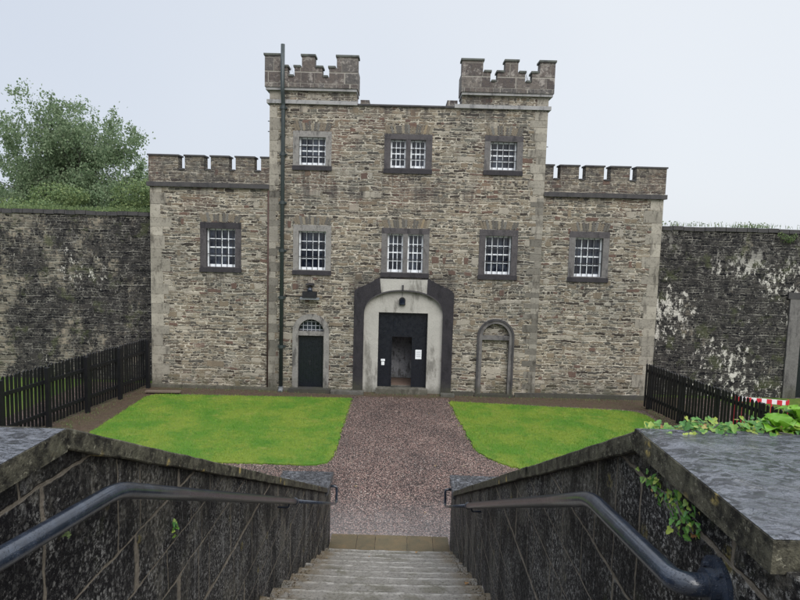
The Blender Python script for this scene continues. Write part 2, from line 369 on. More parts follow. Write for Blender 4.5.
def prism(bm, outer, holes, y0, y1):
    """outline in x,z with holes, extruded from y0 to y1"""
    pts = []; edges = []
    for lp in [outer] + holes:
        s = len(pts); pts += [Vector(p) for p in lp]; edges += [(s + i, s + (i + 1) % len(lp)) for i in range(len(lp))]
    v, e, f, *_ = delaunay_2d_cdt(pts, edges, [], 0, 1e-5)
    F = []
    for t in f:
        c = sum((v[i] for i in t), Vector((0, 0))) / len(t)
        if inside(c, outer) and not any(inside(c, h) for h in holes): F.append(t)
    a = [bm.verts.new((p.x, y0, p.y)) for p in v]; b = [bm.verts.new((p.x, y1, p.y)) for p in v]
    cnt = {}
    for t in F:
        bm.faces.new([a[i] for i in t]); bm.faces.new([b[i] for i in reversed(t)])
        for i in range(len(t)):
            k = (t[i], t[(i + 1) % len(t)]); cnt[k] = 1
    for (i, j) in cnt:
        if (j, i) not in cnt: bm.faces.new((a[j], a[i], b[i], b[j]))
    for q in a + b:
        if not q.link_faces: bm.verts.remove(q)
def tube(bm, path, r, n=12, cap=True):
    path = [Vector(p) for p in path]; rs = r if isinstance(r, (list, tuple)) else [r] * len(path); rings = []
    up = None
    for i, p in enumerate(path):
        d = (path[min(i + 1, len(path) - 1)] - path[max(i - 1, 0)]).normalized()
        if up is None:
            up = Vector((0, 0, 1)) if abs(d.z) < .9 else Vector((1, 0, 0))
        s = d.cross(up).normalized(); t = s.cross(d).normalized(); up = t
        rings.append([bm.verts.new(p + (s * math.cos(2 * PI * k / n) + t * math.sin(2 * PI * k / n)) * rs[i]) for k in range(n)])
    for a, b in zip(rings, rings[1:]):
        for k in range(n): bm.faces.new((a[k], a[(k + 1) % n], b[(k + 1) % n], b[k]))
    if cap: bm.faces.new(rings[0][::-1]); bm.faces.new(rings[-1])
def tubeo(name, path, r, mat, parent=None, n=12):
    bm = bmesh.new(); tube(bm, path, r, n); return fin(name, bm, mat, parent, smooth=True)
def fillet(path, r, k=7):
    P = [Vector(p) for p in path]; o = [P[0]]
    for i in range(1, len(P) - 1):
        a = (P[i - 1] - P[i]); b = (P[i + 1] - P[i]); ra = min(r, a.length * .45, b.length * .45)
        p0 = P[i] + a.normalized() * ra; p2 = P[i] + b.normalized() * ra
        for j in range(k + 1):
            t = j / k; o.append(p0 * (1 - t) ** 2 + P[i] * 2 * t * (1 - t) + p2 * t * t)
    return o + [P[-1]]
def tag(o, label=None, cat=None, group=None, kind=None):
    if label: o['label'] = label
    if cat: o['category'] = cat
    if group: o['group'] = group
    if kind: o['kind'] = kind
    return o
def thing(name, loc, label, cat, group=None):
    o = bpy.data.objects.new(name, None); COL.objects.link(o); o.location = loc; o.empty_display_size = .3
    return tag(o, label, cat, group)
def rect(x0, x1, z0, z1): return [(x0, z0), (x1, z0), (x1, z1), (x0, z1)]
def arch(cx, hw, z0, zs, rise=None, n=20, p=2.):
    rise = hw if rise is None else rise
    pts = [(cx - hw, z0), (cx + hw, z0)]
    for k in range(n + 1):
        t = PI * k / n; c, s = math.cos(t), math.sin(t)
        pts.append((cx + hw * math.copysign(abs(c) ** (2 / p), c), zs + rise * abs(s) ** (2 / p)))
    return pts
def roughen(o, amt, sc=3., cuts=0):
    me = o.data
    from mathutils import noise
    for v in me.vertices:
        v.co += noise.noise_vector(v.co * sc) * amt

# ------------------------------------------------------------------ ground
def sheet(name, poly, z, mat):
    bm = bmesh.new(); f = bm.faces.new([bm.verts.new((x, y, z)) for x, y in poly])
    o = fin(name, bm, mat); return tag(o, kind='structure')
sheet('ground', [(-600, -21), (600, -21), (600, 900), (-600, 900)], -.004, 'rough')
sheet('gravel_court', [(-12.6, -13), (12.6, -13), (12.6, .6), (-12.6, .6)], 0., 'gravel')
def wavy(poly, amp, seed, step=.12):
    r = random.Random(seed); out = []
    for i, (x, y) in enumerate(poly):
        x2, y2 = poly[(i + 1) % len(poly)]; L = math.hypot(x2 - x, y2 - y); n = max(1, int(L / step))
        for k in range(n):
            t = k / n; out.append((x + (x2 - x) * t + r.uniform(-amp, amp), y + (y2 - y) * t + r.uniform(-amp, amp)))
    return out
sheet('soil_strip', wavy([(-11.2, -9.0), (-9.2, -9.0), (-9.2, -.95), (-1.9, -.9), (-1.9, -.55), (1.8, -.55), (1.8, -.95), (8.9, -1.5), (8.9, -9), (10.8, -9), (10.8, .5), (-11.2, .5)], .05, 3), .004, 'soil')
def rounded(poly, rads, k=8):
    out = []
    for i, (x, y) in enumerate(poly):
        P = Vector((x, y)); a = Vector(poly[i - 1]) - P; b = Vector(poly[(i + 1) % len(poly)]) - P; r = rads[i]
        p0 = P + a.normalized() * r; p2 = P + b.normalized() * r
        for j in range(k + 1):
            t = j / k; q = p0 * (1 - t) ** 2 + P * 2 * t * (1 - t) + p2 * t * t; out.append((q.x, q.y))
    return out
LAWN_L = rounded([(-9.15, -7.8), (-1.82, -7.8), (-1.86, -.95), (-9.35, -1.15)], [.4, .7, .12, .6])
LAWN_R = rounded([(1.98, -7.9), (8.5, -7.95), (8.75, -1.75), (1.80, -1.05)], [1.6, .4, .9, .15])
LAWN_R = [(x + (.9 * ((-y - 5.2) / 2.7) ** 1.6 if y < -5.2 and x < 4.5 else 0) * max(0, 1 - (x - 1.9) / 2.6), y) for x, y in LAWN_R]
def lawn(poly, seed):
    poly2 = wavy(poly, .035, seed, .1)
    bm = bmesh.new(); n = len(poly2)
    top = [bm.verts.new((x, y, .03)) for x, y in poly2]; bot = [bm.verts.new((x, y, -.002)) for x, y in poly2]
    bm.faces.new(top)
    for i in range(n): bm.faces.new((bot[i], bot[(i + 1) % n], top[(i + 1) % n], top[i]))
    tag(fin('lawn', bm, 'lawn'), kind='structure')
    xs = [p[0] for p in poly]; ys = [p[1] for p in poly]; rg = np.random.default_rng(seed)
    V = []; F = []; N = 46000; cnt = 0
    X = rg.uniform(min(xs) - .05, max(xs) + .05, N * 2); Y = rg.uniform(min(ys) - .05, max(ys) + .05, N * 2)
    for x, y in zip(X, Y):
        if cnt >= N: break
        if not inside((x + random.gauss(0, .05), y + random.gauss(0, .05)), poly): continue
        a = random.uniform(0, 2 * PI); w = random.uniform(.006, .012); h = random.uniform(.015, .055) * (1.8 if random.random() < .05 else 1)
        dx, dy = math.cos(a) * w, math.sin(a) * w; lx, ly = random.uniform(-.03, .03), random.uniform(-.03, .03)
        k = len(V); V += [(x - dx, y - dy, .004), (x + dx, y + dy, .004), (x + lx, y + ly, .028 + h)]; F.append((k, k + 1, k + 2)); cnt += 1
    o = raw('grass', V, F, 'blade'); tag(o, kind='stuff')
    return o
tag(lawn(LAWN_L, 11), 'short bright lawn grass left of the gravel path', 'grass')
tag(lawn(LAWN_R, 12), 'short bright lawn grass right of the gravel path', 'grass')

# loose stones and tufts along soil edges (uncountable)
def litter(name, areas, n, smin, smax, mat, label, cat):
    V = []; F = []
    ico = [(-1, 0, 0), (1, 0, 0), (0, -1, 0), (0, 1, 0), (0, 0, .8), (0, 0, -.5)]
    fi = [(0, 2, 4), (2, 1, 4), (1, 3, 4), (3, 0, 4), (2, 0, 5), (1, 2, 5), (3, 1, 5), (0, 3, 5)]
    tot = sum((a[1] - a[0]) * (a[3] - a[2]) for a in areas)
    for a in areas:
        for _ in range(int(n * (a[1] - a[0]) * (a[3] - a[2]) / tot)):
            x, y = random.uniform(a[0], a[1]), random.uniform(a[2], a[3]); s = random.uniform(smin, smax); t = random.uniform(0, PI); k = len(V)
            for p in ico:
                px, py = p[0] * random.uniform(.6, 1.2), p[1] * random.uniform(.5, 1.)
                V.append((x + s * (px * math.cos(t) - py * math.sin(t)), y + s * (px * math.sin(t) + py * math.cos(t)), .006 + s * p[2] * .8))
            F += [tuple(k + i for i in q) for q in fi]
    return tag(raw(name, V, F, mat), label, cat, kind='stuff')
litter('gravel_stones', [(-1.75, 1.75, -11.3, -1.0), (-5, 6, -11.4, -8.0)], 16000, .007, .017, 'gravel', 'loose wet red brown gravel stones on the path', 'gravel')
litter('soil_crumbs', [(-9.4, 9, -.85, -.15), (-11., -9.4, -8, -.5), (8.9, 9.6, -6, -1)], 2600, .012, .035, 'soil', 'damp crumbs of earth along the foot of the building', 'soil')

# ------------------------------------------------------------------ gatehouse
GH = thing('stone_gatehouse', (0, 0, 0), 'three storey rubble stone gatehouse with two battlemented turrets and lower crenellated wings', 'building')
WINZ1 = (4.55, 6.45); WINZ2 = (8.5, 9.95)
WIN = [  # cx, half width outer, z0,z1, opening half width, op z0, op z1, kind, surround, double
    (-7.06, .785, 4.56, 6.46, .555, 4.76, 6.22, 'surround_dark', 0), (-3.55, .725, 4.55, 6.45, .52, 4.74, 6.22, 'surround_pale', 0),
    (.01, .91, 4.55, 6.42, .68, 4.74, 6.20, 'surround', 1), (3.56, .735, 4.56, 6.46, .50, 4.76, 6.22, 'surround_dark', 0),
    (7.03, .765, 4.56, 6.48, .53, 4.76, 6.24, 'surround', 0),
    (-3.59, .725, 8.50, 9.95, .505, 8.70, 9.73, 'surround_pale', 0), (.02, .90, 8.47, 9.93, .66, 8.68, 9.72, 'surround_dark', 1), (3.61, .72, 8.50, 9.96, .50, 8.70, 9.74, 'surround', 0)]
def cut(w): return rect(w[0] - w[1] + .012, w[0] + w[1] - .012, w[2] + .012, w[3] - .012)
DOORL = (-3.55, .71, 3.05); DOORR = (3.60, .72, 3.05)
def door_out(cx, hw, zt, g=0.): return arch(cx, hw - g, -.3, zt - hw, hw - g)
MAIN_OUT = [(-1.90, -.3), (1.93, -.3), (1.93, 3.95), (1.78, 4.12), (1.42, 4.28), (.98, 4.50), (-.98, 4.50), (-1.40, 4.26), (-1.76, 4.10), (-1.90, 3.95)]
def shrink(p, s, c): return [(c[0] + (x - c[0]) * s, c[1] + (z - c[1]) * s) for x, z in p]
MAIN_CUT = [(-1.87, -.28), (1.90, -.28), (1.90, 3.93), (1.75, 4.10), (1.40, 4.26), (.95, 4.48), (-.95, 4.48), (-1.38, 4.24), (-1.74, 4.08), (-1.87, 3.93)]
# jagged top edge of the black band
rj = random.Random(5)
bm = bmesh.new()
prism(bm, rect(-5.2, 5.2, -.3, 10.92), [cut(w) for w in WIN if abs(w[0]) < 5] + [door_out(*DOORL, .012), door_out(*DOORR, .012), MAIN_CUT], 0., .6)
fin('front_wall', bm, 'facade', GH)
for s in (-1, 1):
    w = WIN[0] if s < 0 else WIN[4]
    bm = bmesh.new(); prism(bm, rect(*sorted((s * 9.75, s * 5.203)), -.3, 7.76), [cut(w)], .05, .6)
    fin('wing_wall', bm, 'facade', GH)
    boxes('side_wall', [(*sorted((s * 9.75, s * 9.15)), .603, 6.5, -.3, 7.76)], 'facade', GH)
    boxes('side_wall', [(*sorted((s * 5.2, s * 4.6)), .603, 7, -.3, 10.92)], 'facade', GH)
    boxes('roof', [(*sorted((s * 9.75, s * 5.203)), .45, 6.5, 7.763, 8.15)], 'lead', GH)
    boxes('back_wall', [(*sorted((s * 9.147, s * 5.203)), 5.9, 6.5, -.3, 7.757)], 'facade', GH)
boxes('back_wall', [(-4.597, 4.597, 6.4, 7, -.3, 10.7)], 'facade', GH)
boxes('roof', [(-4.597, 4.597, .603, 6.397, 10.5, 10.75)], 'lead', GH)

def window(w):
    cx, hw, z0, z1, ow, oz0, oz1, sm, dbl = w
    yo = .05 if abs(cx) > 5 else 0.
    bm = bmesh.new()
    hl = [rect(cx - ow, cx + ow, oz0, oz1)] if not dbl else [rect(cx - ow, cx - .09, oz0, oz1), rect(cx + .09, cx + ow, oz0, oz1)]
    prism(bm, rect(cx - hw, cx + hw, z0 + .17, z1), hl, yo - .018, yo + .34)
    W = fin('window', bm, sm, GH); tag(W, None)
    boxes('sill', [(cx - hw - .02, cx + hw + .02, yo - .055, yo + .33, z0, z0 + .168)], 'sill', W, .008)
    if sm == 'surround_dark' or sm == 'surround':
        boxes('lintel', [(cx - hw + .001, cx + hw - .001, yo - .024, yo - .0185, oz1 + .015, z1 - .003)], 'surround_dark' if random.random() < .8 or sm == 'surround' else 'sill', W)
    lights = [(cx - ow, cx + ow, 4)] if not dbl else [(cx - ow, cx - .09, 3), (cx + .09, cx + ow, 3)]
    H = oz1 - oz0; nr = 4
    fr = []; br = []; gl = []
    for a, b, nc in lights:
        y0, y1 = yo + .16, yo + .22
        t = .055
        fr += [(a, a + t, y0, y1, oz0, oz1), (b - t, b, y0, y1, oz0, oz1), (a + t, b - t, y0, y1, oz0, oz0 + .10), (a + t, b - t, y0, y1, oz1 - t, oz1)]
        for k in range(1, nc): 
            x = a + t + (b - a - 2 * t) * k / nc; fr.append((x - .014, x + .014, y0 + .01, y1 - .01, oz0 + .10, oz1 - t))
        for k in range(1, nr):
            z = oz0 + .1 + (H - .1 - t) * k / nr; q = .024 if k == nr // 2 else .014
            for j in range(nc):
                xa = a + t + (b - a - 2 * t) * j / nc + (.0142 if j else 0); xb = a + t + (b - a - 2 * t) * (j + 1) / nc - (.0142 if j < nc - 1 else 0)
                fr.append((xa, xb, y0 + .012, y1 - .012, z - q, z + q))
        gl.append((a + .01, b - .01, yo + .196, yo + .202, oz0 + .01, oz1 - .01))
        nb = nc + 1 if not dbl else 2
        for k in range(nb):
            x = a + (b - a) * (k + .5) / nb; br.append((x - .010, x + .010, yo + .07, yo + .09, oz0 + .002, oz1 - .002))
        for z in (oz0 + H * .34, oz0 + H * .67): br.append((a + .002, b - .002, yo + .092, yo + .104, z - .012, z + .012))
    boxes('frame', fr, 'white', W); boxes('pane', gl, 'glass', W); boxes('security_bars', br, 'iron' if cx else 'iron', W)
    # relieving arch of thin upright stones
    n = 13 if not dbl else 17; bm = bmesh.new(); r = random.Random(int(cx * 10) + 50)
    for k in range(n):
        t = (k + .5) / n * 2 - 1; x = cx + t * (hw - .07); ang = t * .38; wd = (hw * 2 - .1) / n * r.uniform(.36, .47); h = r.uniform(.25, .36)
        b2 = bmesh.new(); box(b2, -wd, wd, -.012 + r.uniform(-.006, .006), .02, 0, h)
        bmesh.ops.transform(b2, matrix=Matrix.Translation((x, yo, z1 + .025)) @ Matrix.Rotation(ang, 4, 'Y'), verts=b2.verts)
        me = bpy.data.meshes.new('t'); b2.to_mesh(me); b2.free(); bm.from_mesh(me); bpy.data.meshes.remove(me)
    fin('relieving_arch', bm, M['voussoir'], W)
g = G('thin_arch_stones'); oi = g.n.new('ShaderNodeNewGeometry').outputs['Random Per Island']
c = g.ramp(oi, [(0, (.10, .095, .085)), (.25, (.19, .155, .11)), (.5, (.26, .225, .165)), (.75, (.16, .155, .14)), (.92, (.30, .23, .14))], True)
M['voussoir'] = g.out(g.mix(g.mul(g.noise(20., 5, .7), .7), c, (.09, .08, .07)), .8, g.bump(g.noise(40., 4), .01))
for w in WIN: window(w)

# quoins and edges
def quoins(cx, s, z0, z1, yf, mat, la=.62, lb=.34, h=.36, proud=.006, label=None):
    bm = bmesh.new(); z = z0; k = 0; r = random.Random(int(cx * 7) + 3)
    while z < z1 - .1:
        hh = min(h * r.uniform(.75, 1.25), z1 - z); L = (la if k % 2 else lb) * r.uniform(.8, 1.2)
        a, b = sorted((cx, cx - s * L)); box(bm, a + (0 if s > 0 else -.004), b + (.004 if s > 0 else 0), yf - proud * r.uniform(.6, 1.6), yf + .1, z + .006, z + hh - .006); z += hh; k += 1
    return fin('quoins', bm, mat, GH)
quoins(-9.75, -1, .1, 7.74, .05, 'quoin', .68, .42, .42)
quoins(9.75, 1, .1, 7.74, .05, 'quoin', .68, .42, .42)
quoins(5.2, 1, 7.8, 10.9, 0., 'quoin', .62, .45, .3)
quoins(5.2, 1, .1, 7.7, 0., 'strip', .5, .28, .24)
quoins(-5.2, -1, .1, 7.9, 0., 'strip', .40, .30, .3); quoins(-5.2, -1, 7.9, 10.9, 0., 'quoin', .44, .34, .4)

# plinth
for a, b, yy in ((-9.85, -5.2, .05), (-5.2, -4.35, 0), (-2.75, -1.95, 0), (1.98, 2.80, 0), (4.42, 5.2, 0), (5.2, 9.85, .05)):
    hz = .12 if a < 0 else .17
    boxes('plinth', [(a + .001, b - .001, yy - .09, yy - .001, -.05, hz)], 'surround_dark' if a > 0 else 'strip', GH, .012)

# parapets
def merlon_path(segs): return segs
def wing_parapet(s):
    L = [(9.78, 8.66), (8.40, 7.68), (7.42, 6.74), (6.48, 5.78), (5.52, 5.205)]
    out = [(9.78, 7.96), (9.78, 8.93)]; 
    out = [(9.78, 7.93)]
    for i, (a, b) in enumerate(L):
        out += [(a, 8.40 if i else 7.93), (a, 8.90), (b, 8.90)]
        if i < len(L) - 1: out += [(b, 8.40)]
    out += [(5.205, 7.93)]
    # clean duplicates
    pts = []
    for p in out:
        if not pts or (abs(pts[-1][0] - p[0]) + abs(pts[-1][1] - p[1])) > 1e-4: pts.append(p)
    pts = [(s * x, z) for x, z in pts]
    bm = bmesh.new(); prism(bm, pts, [], 0., .45)
    par = fin('parapet', bm, 'parapet', GH)
    caps = []
    for a, b in L:
        x0, x1 = sorted((s * a, s * b)); x0 -= .035 if not (s > 0 and b < 5.3) else 0; x1 += .035 if not (s < 0 and b < 5.3) else 0
        caps.append((x0, x1, -.04, .5, 8.902, 8.96))
    for (a, b), (c2, d) in zip(L, L[1:]):
        x0, x1 = sorted((s * (b - .038), s * (c2 + .038))); caps.append((x0, x1, -.03, .48, 8.402, 8.455))
    each('coping', caps, 'string', par, .01)
    # return along the side
    boxes('side_parapet', [(*sorted((s * 9.78, s * 9.35)), .452, 6.5, 7.93, 8.4)], 'parapet', GH)
    x0, x1 = sorted((s * 9.84, s * 5.204)); boxes('string_course', [(x0, x1, -.07, .5, 7.762, 7.928)], 'string', GH, .02)
wing_parapet(-1); wing_parapet(1)
def turret(s):
    T = lambda x: x if s < 0 else x
    # profile measured on the left turret from its outer edge inward (metres)
    x0 = -5.36; W = 3.44
    lv = [(0, .56, 0), (.56, .84, 1), (.84, 1.10, 2), (1.10, 1.37, 1), (1.37, 1.84, 0), (1.84, 2.12, 1), (2.12, 2.38, 2), (2.38, 2.66, 1), (2.66, 3.44, 0)]
    Z = {0: 12.62, 1: 12.22, 2: 11.88}
    if s > 0: x0 = 5.36; 
    X = lambda u: (x0 + u) if s < 0 else (x0 - u)
    pts = [(X(0), 11.50)]
    for a, b, l in lv: pts += [(X(a), Z[l]), (X(b), Z[l])]
    pts.append((X(W), 11.50))
    bm = bmesh.new(); prism(bm, pts, [], -.16, .26); par = fin('turret_parapet', bm, 'turretstone', GH)
    caps = []
    for i, (a, b, l) in enumerate(lv):
        lo = a - (.04 if (l == 0 or (l == 1 and lv[i - 1][2] == 2)) else -.042); hi = b + (.04 if (l == 0 or (l == 1 and lv[i + 1][2] == 2)) else -.042)
        if l == 1:
            if lv[i - 1][2] == 0: lo = a + .042
            if lv[i + 1][2] == 0: hi = b - .042
        p, q = sorted((X(lo), X(hi))); caps.append((p, q, -.20, .30, Z[l] + .001, Z[l] + .07))
    each('coping', caps, 'capstone', par, .012)
    a, b = sorted((X(0), X(.5))); boxes('side_parapet', [(a, b - .1, .262, 1.1, 11.50, 12.2)], 'turretstone', GH)
    a, b = sorted((X(W), X(W - .4))); boxes('side_parapet', [(a + .0, b, .262, .95, 11.50, 12.2)], 'turretstone', GH)
    p, q = sorted((X(-.0), X(W + .0))); boxes('corbel_band', [(p + .03, q - .03, -.12, 1.05, 11.40, 11.498)], 'string_pale', GH, .02)
    p, q = sorted((X(.16), X(W - .06))); 
    boxes('turret_wall', [(p, q, .0, 1., 11.062, 11.398)], 'facade', GH)
    boxes('turret_edge', [((p - .004) if s < 0 else (q - .42), (p + .42) if s < 0 else (q + .004), -.008, .3, 11.066, 11.394)], 'quoin', GH)
    p, q = sorted((X(.06), X(W + (.0 if s < 0 else .22)))); boxes('string_course', [(p, q, -.09, 1.05, 10.922, 11.06)], 'string_pale', GH, .02)
g = G('turret_block_stone'); x, y, z = g.xyz()
d, cid = courses(g, .36, .52, g.add(x, y), g.add(z, .15), 2.2); rv, rc = g.white(cid)
st = g.step(d, .006, .016)
c = g.ramp(rv, [(0, (.080, .066, .060)), (.35, (.115, .095, .084)), (.6, (.155, .135, .118)), (.8, (.10, .092, .086))])
c = g.mix(g.mul(g.step(g.noise(7., 6, .75), .42, .66), .75), c, (.055, .050, .052))
c = g.mix(g.mul(g.step(g.noise(3.2, 6, .78), .52, .62), .7), c, (.33, .30, .27))
c = g.mix(st, (.27, .25, .22), c)
M['turretstone'] = g.out(c, .8, g.bump(g.add(g.mul(st, .6), g.noise(16., 5, .7)), .03, .9))
M['capstone'] = mat_dressed('dark_mossy_cap', (.06, .062, .058), (.13, .14, .12), (.03, .03, .033), .6)
turret(-1); turret(1)
boxes('roof_coping', [(-1.915, 1.70, -.07, .6, 10.922, 10.985)], 'string', GH, .01)
boxes('roof_upstand', [(-1.84, -1.50, .35, 1.6, 10.99, 11.22)], 'turretstone', GH); boxes('roof_upstand', [(1.45, 1.84, .35, 1.6, 11.065, 11.29)], 'turretstone', GH)

# arched side doorways
def surround_door(D, mat, zin, inner_hw, zi_top, blind):
    cx, hw, zt = D
    bm = bmesh.new(); o = arch(cx, hw, .02, zt - hw, hw); i_ = arch(cx, inner_hw, .0201, zi_top - inner_hw, inner_hw)
    # U-shaped ring
    pts = [o[0]] + [o[1]][:0]
    outer = [(cx + hw, .02)] + o[2:] + [(cx - hw, .02)]; inner = [(cx - inner_hw, .02)] + list(reversed(i_[2:])) + [(cx + inner_hw, .02)]
    prism(bm, outer + inner, [], -.05, .35)
    return fin('door_surround', bm, mat, GH)
sur = surround_door(DOORL, 'surround_pale', 0, .495, 2.84, False)
sur2 = surround_door(DOORR, 'surround', 0, .52, 2.86, True)
bm = bmesh.new()
o = arch(DOORR[0], .715, 0, 3.05 - .72, .715)[2:]; i_ = arch(DOORR[0], .64, 0, 3.05 - .72, .64)[2:]
prism(bm, [(DOORR[0] + .715, .03)] + o + [(DOORR[0] - .715, .03), (DOORR[0] - .64, .03)] + list(reversed(i_)) + [(DOORR[0] + .64, .03)], [], -.085, -.0505)
fin('moulding', bm, 'string', sur2)
boxes('transom', [(-4.044, -3.056, -.02, .3, 2.20, 2.36)], 'surround_pale', sur); boxes('transom', [(3.081, 4.119, -.03, .3, 2.22, 2.38)], 'surround', sur2)
bm = bmesh.new(); prism(bm, arch(DOORR[0], .519, .03, 2.855 - .519, .519), [], .14, .34); fin('blocking_masonry', bm, 'facade', sur2)
boxes('threshold', [(-4.35, -2.75, -.32, .3, -.05, .15)], 'sill', sur, .02); boxes('threshold', [(2.84, 4.36, -.16, .1, -.05, .10)], 'sill', sur2, .02)
boxes('step', [(-2.72, -1.45, -.42, -.1, -.05, .12)], 'surround', GH, .02); boxes('step', [(1.52, 2.05, -.40, -.1, -.05, .11)], 'surround', GH, .02)
dl = boxes('door', [(-4.04, -3.555, .12, .17, .152, 2.198), (-3.551, -3.06, .12, .17, .152, 2.198)], 'navy', GH, .004)
boxes('door_batten', [(-4.035 + k * .0985, -4.03 + k * .0985 + .088, .108, .119, .2, 2.16) for k in range(10)], 'navy', dl, .003)
boxes('handle', [(-3.62, -3.60, .085, .107, 1.02, 1.14), (-3.66, -3.56, .10, .107, 1.16, 1.19)], 'iron', dl)
bm = bmesh.new(); prism(bm, arch(-3.55, .49, 2.362, 2.84 - .495, .49), [], .17, .18); fl = fin('fanlight', bm, 'glass', GH)
boxes('grille', [(-3.55 + k * .16 - .011, -3.55 + k * .16 + .011, .12, .145, 2.362, 2.352 + math.sqrt(max(0, .49 ** 2 - (k * .16) ** 2))) for k in (-2, -1, 0, 1, 2)] +
      [(-4.02, -3.08, .147, .16, 2.40, 2.425), (-3.98, -3.12, .147, .16, 2.56, 2.585), (-3.8, -3.3, .147, .16, 2.71, 2.735)], 'ironpale', fl)

# main entrance: black band, pale arch, doorway
CX = .01
archp = arch(CX, 1.53, 0, 3.08, .93, 28, 2.25)[2:]
bm = bmesh.new()
outer = [(CX + 1.53, -.05), (1.93, -.05)]
jag = []
for (a, b) in zip(MAIN_OUT[2:], MAIN_OUT[3:] + [MAIN_OUT[2]]):
    if len(jag) > 60 or a == MAIN_OUT[-1]: jag.append(a); break
    L = math.hypot(b[0] - a[0], b[1] - a[1]); n = max(1, int(L / .07))
    for k in range(n): jag.append((a[0] + (b[0] - a[0]) * k / n + rj.uniform(-.022, .022), a[1] + (b[1] - a[1]) * k / n + rj.uniform(-.022, .022)))
outer += jag + [(-1.90, -.05), (CX - 1.53, -.05)]
prism(bm, outer + list(reversed(archp)), [], -.03, .3); ent = fin('entrance_band', bm, 'band', GH)
# pale plaster panel over the arch
bm = bmesh.new(); lower = [p for p in archp if abs(p[0] - CX) < .98]
pts = [(.90, 4.48), (-.93, 4.48)] + [(x, z + .055) for x, z in reversed(lower)]
prism(bm, pts, [], -.038, -.0305); fin('keystone_panel', bm, 'lime', ent)
bm = bmesh.new(); up = [(x, z + .05) for x, z in archp if z > 3.3]; dn = [(x, z) for x, z in archp if z > 3.3]
prism(bm, up + list(reversed(dn)), [], -.075, -.031 - .0075); fin('label_moulding', bm, 'string', ent)
boxes('bracket', [(-.07, -.01, -.12, -.039, 4.08, 4.26)], 'string', ent)
bm = bmesh.new(); prism(bm, [(CX + 1.529, .0)] + [(CX + (x - CX) * .999, z - .001) for x, z in archp] + [(CX - 1.529, .0), (-.95, .0), (-.95, 3.17), (.96, 3.17), (.96, .0)], [], .10, .45)
fin('pale_arch_wall', bm, 'lime', ent)
boxes('threshold', [(-1.0, 1.02, -.12, .6, -.05, .20)], 'strip', ent, .02)
# big door with open wicket
bm = bmesh.new(); prism(bm, rect(-.946, .956, .203, 3.166), [rect(-.41, .37, .204, 2.2)], .30, .37); DR = fin('door', bm, 'navy', GH)
boxes('plank_cover', [(-.944 + k * .19, -.944 + k * .19 + .182, .29, .2995, 2.26, 3.16) for k in range(10)], 'navy', DR, .003)
boxes('wicket_frame', [(-.46, -.412, .275, .2995, .21, 2.25), (.372, .42, .275, .2995, .21, 2.25), (-.412, .372, .275, .2995, 2.202, 2.25)], 'navy', DR)
boxes('notice', [(.52, .76, .286, .2995, 1.33, 1.70)], 'paper', DR); boxes('print', [(.55, .73, .2845, .2858, 1.42 + k * .05, 1.435 + k * .05) for k in range(5)], 'ink', DR)
boxes('notice', [(-.83, -.67, .286, .2995, 1.22, 1.30)], 'paper', DR); boxes('notice', [(-.81, -.69, .286, .2995, 1.06, 1.20)], 'paper', DR)
# lobby behind the wicket
boxes('lobby_wall', [(-2.2, 2.2, 1.95, 2.2, .2, 3.6)], 'inner', GH); boxes('lobby_wall', [(-2.4, -2.2, .46, 2.2, .0, 3.6)], 'inner', GH); boxes('lobby_wall', [(2.2, 2.4, .46, 2.2, .0, 3.6)], 'inner', GH)
boxes('lobby_floor', [(-2.2, 2.2, .605, 1.95, .0, .19)], 'screed', GH); boxes('lobby_ceiling', [(-2.4, 2.4, .605, 2.2, 3.6, 3.8)], 'inner', GH)
# pipes
DP = tubeo('downpipe', fillet([(-4.68, -.13, .12), (-4.67, -.13, 10.85), (-4.67, -.30, 11.35), (-4.67, -.30, 12.98)], .12), .075, 'pipe', GH)
for z in (1.7, 3.6, 5.4, 7.2, 9.0, 10.7):
    bm = bmesh.new(); tube(bm, [(-4.675, -.13, z), (-4.675, -.13, z + .12)], .098, 14); box(bm, -4.82, -4.53, -.08, -.001, z + .03, z + .09); fin('pipe_collar', bm, 'pipe', DP)
bm = bmesh.new(); tube(bm, fillet([(-4.68, -.13, .20), (-4.68, -.13, .08), (-4.68, -.28, .0)], .08), .088, 14); fin('pipe_shoe', bm, 'lead', DP)
tubeo('rusty_pipe', [(-5.235, -.01, .1), (-5.235, -.01, 7.7)], .028, 'rust', GH, 8)
tubeo('cable', [(-4.53, -.015, 3.72), (-3.75, -.015, 3.71)], .016, 'black', GH, 6)
each('wall_hook', [(-5.29, -5.202, .1, .12, 10.28, 10.31), (-5.29, -5.202, .1, .12, 9.9, 9.93), (5.202, 5.29, .1, .12, 9.6, 9.63)], 'iron', GH)

# lamps
LA = thing('flood_lamp', (-3.6, 0, 3.8), 'squat black flood lamp under a small hood above the blue black side door', 'lamp')
boxes('lamp_housing', [(-3.85, -3.32, -.34, -.08, 3.70, 3.93)], 'black', LA, .03); boxes('lamp_base', [(-3.95, -3.22, -.30, -.10, 3.62, 3.70)], 'lead', LA, .01)
boxes('mounting_arm', [(-3.62, -3.54, -.2, -.001, 3.93, 4.12)], 'iron', LA)
bm = bmesh.new(); bmesh.ops.create_uvsphere(bm, u_segments=14, v_segments=8, radius=.1, matrix=Matrix.Translation((-3.58, -.22, 3.98))); fin('sensor_dome', bm, 'glass', LA, True)
boxes('hood', [(-3.74, -3.44, -.26, -.001, 4.17, 4.23)], 'sill', LA)
LB = thing('bulkhead_lamp', (0, 0, 3.6), 'small round topped black bulkhead lamp on the pale arch over the main door', 'lamp')
bm = bmesh.new(); prism(bm, arch(-.05, .12, 3.48, 3.66, .12), [], -.02, .098); fin('lamp_housing', bm, 'black', LB, bevel=.015)
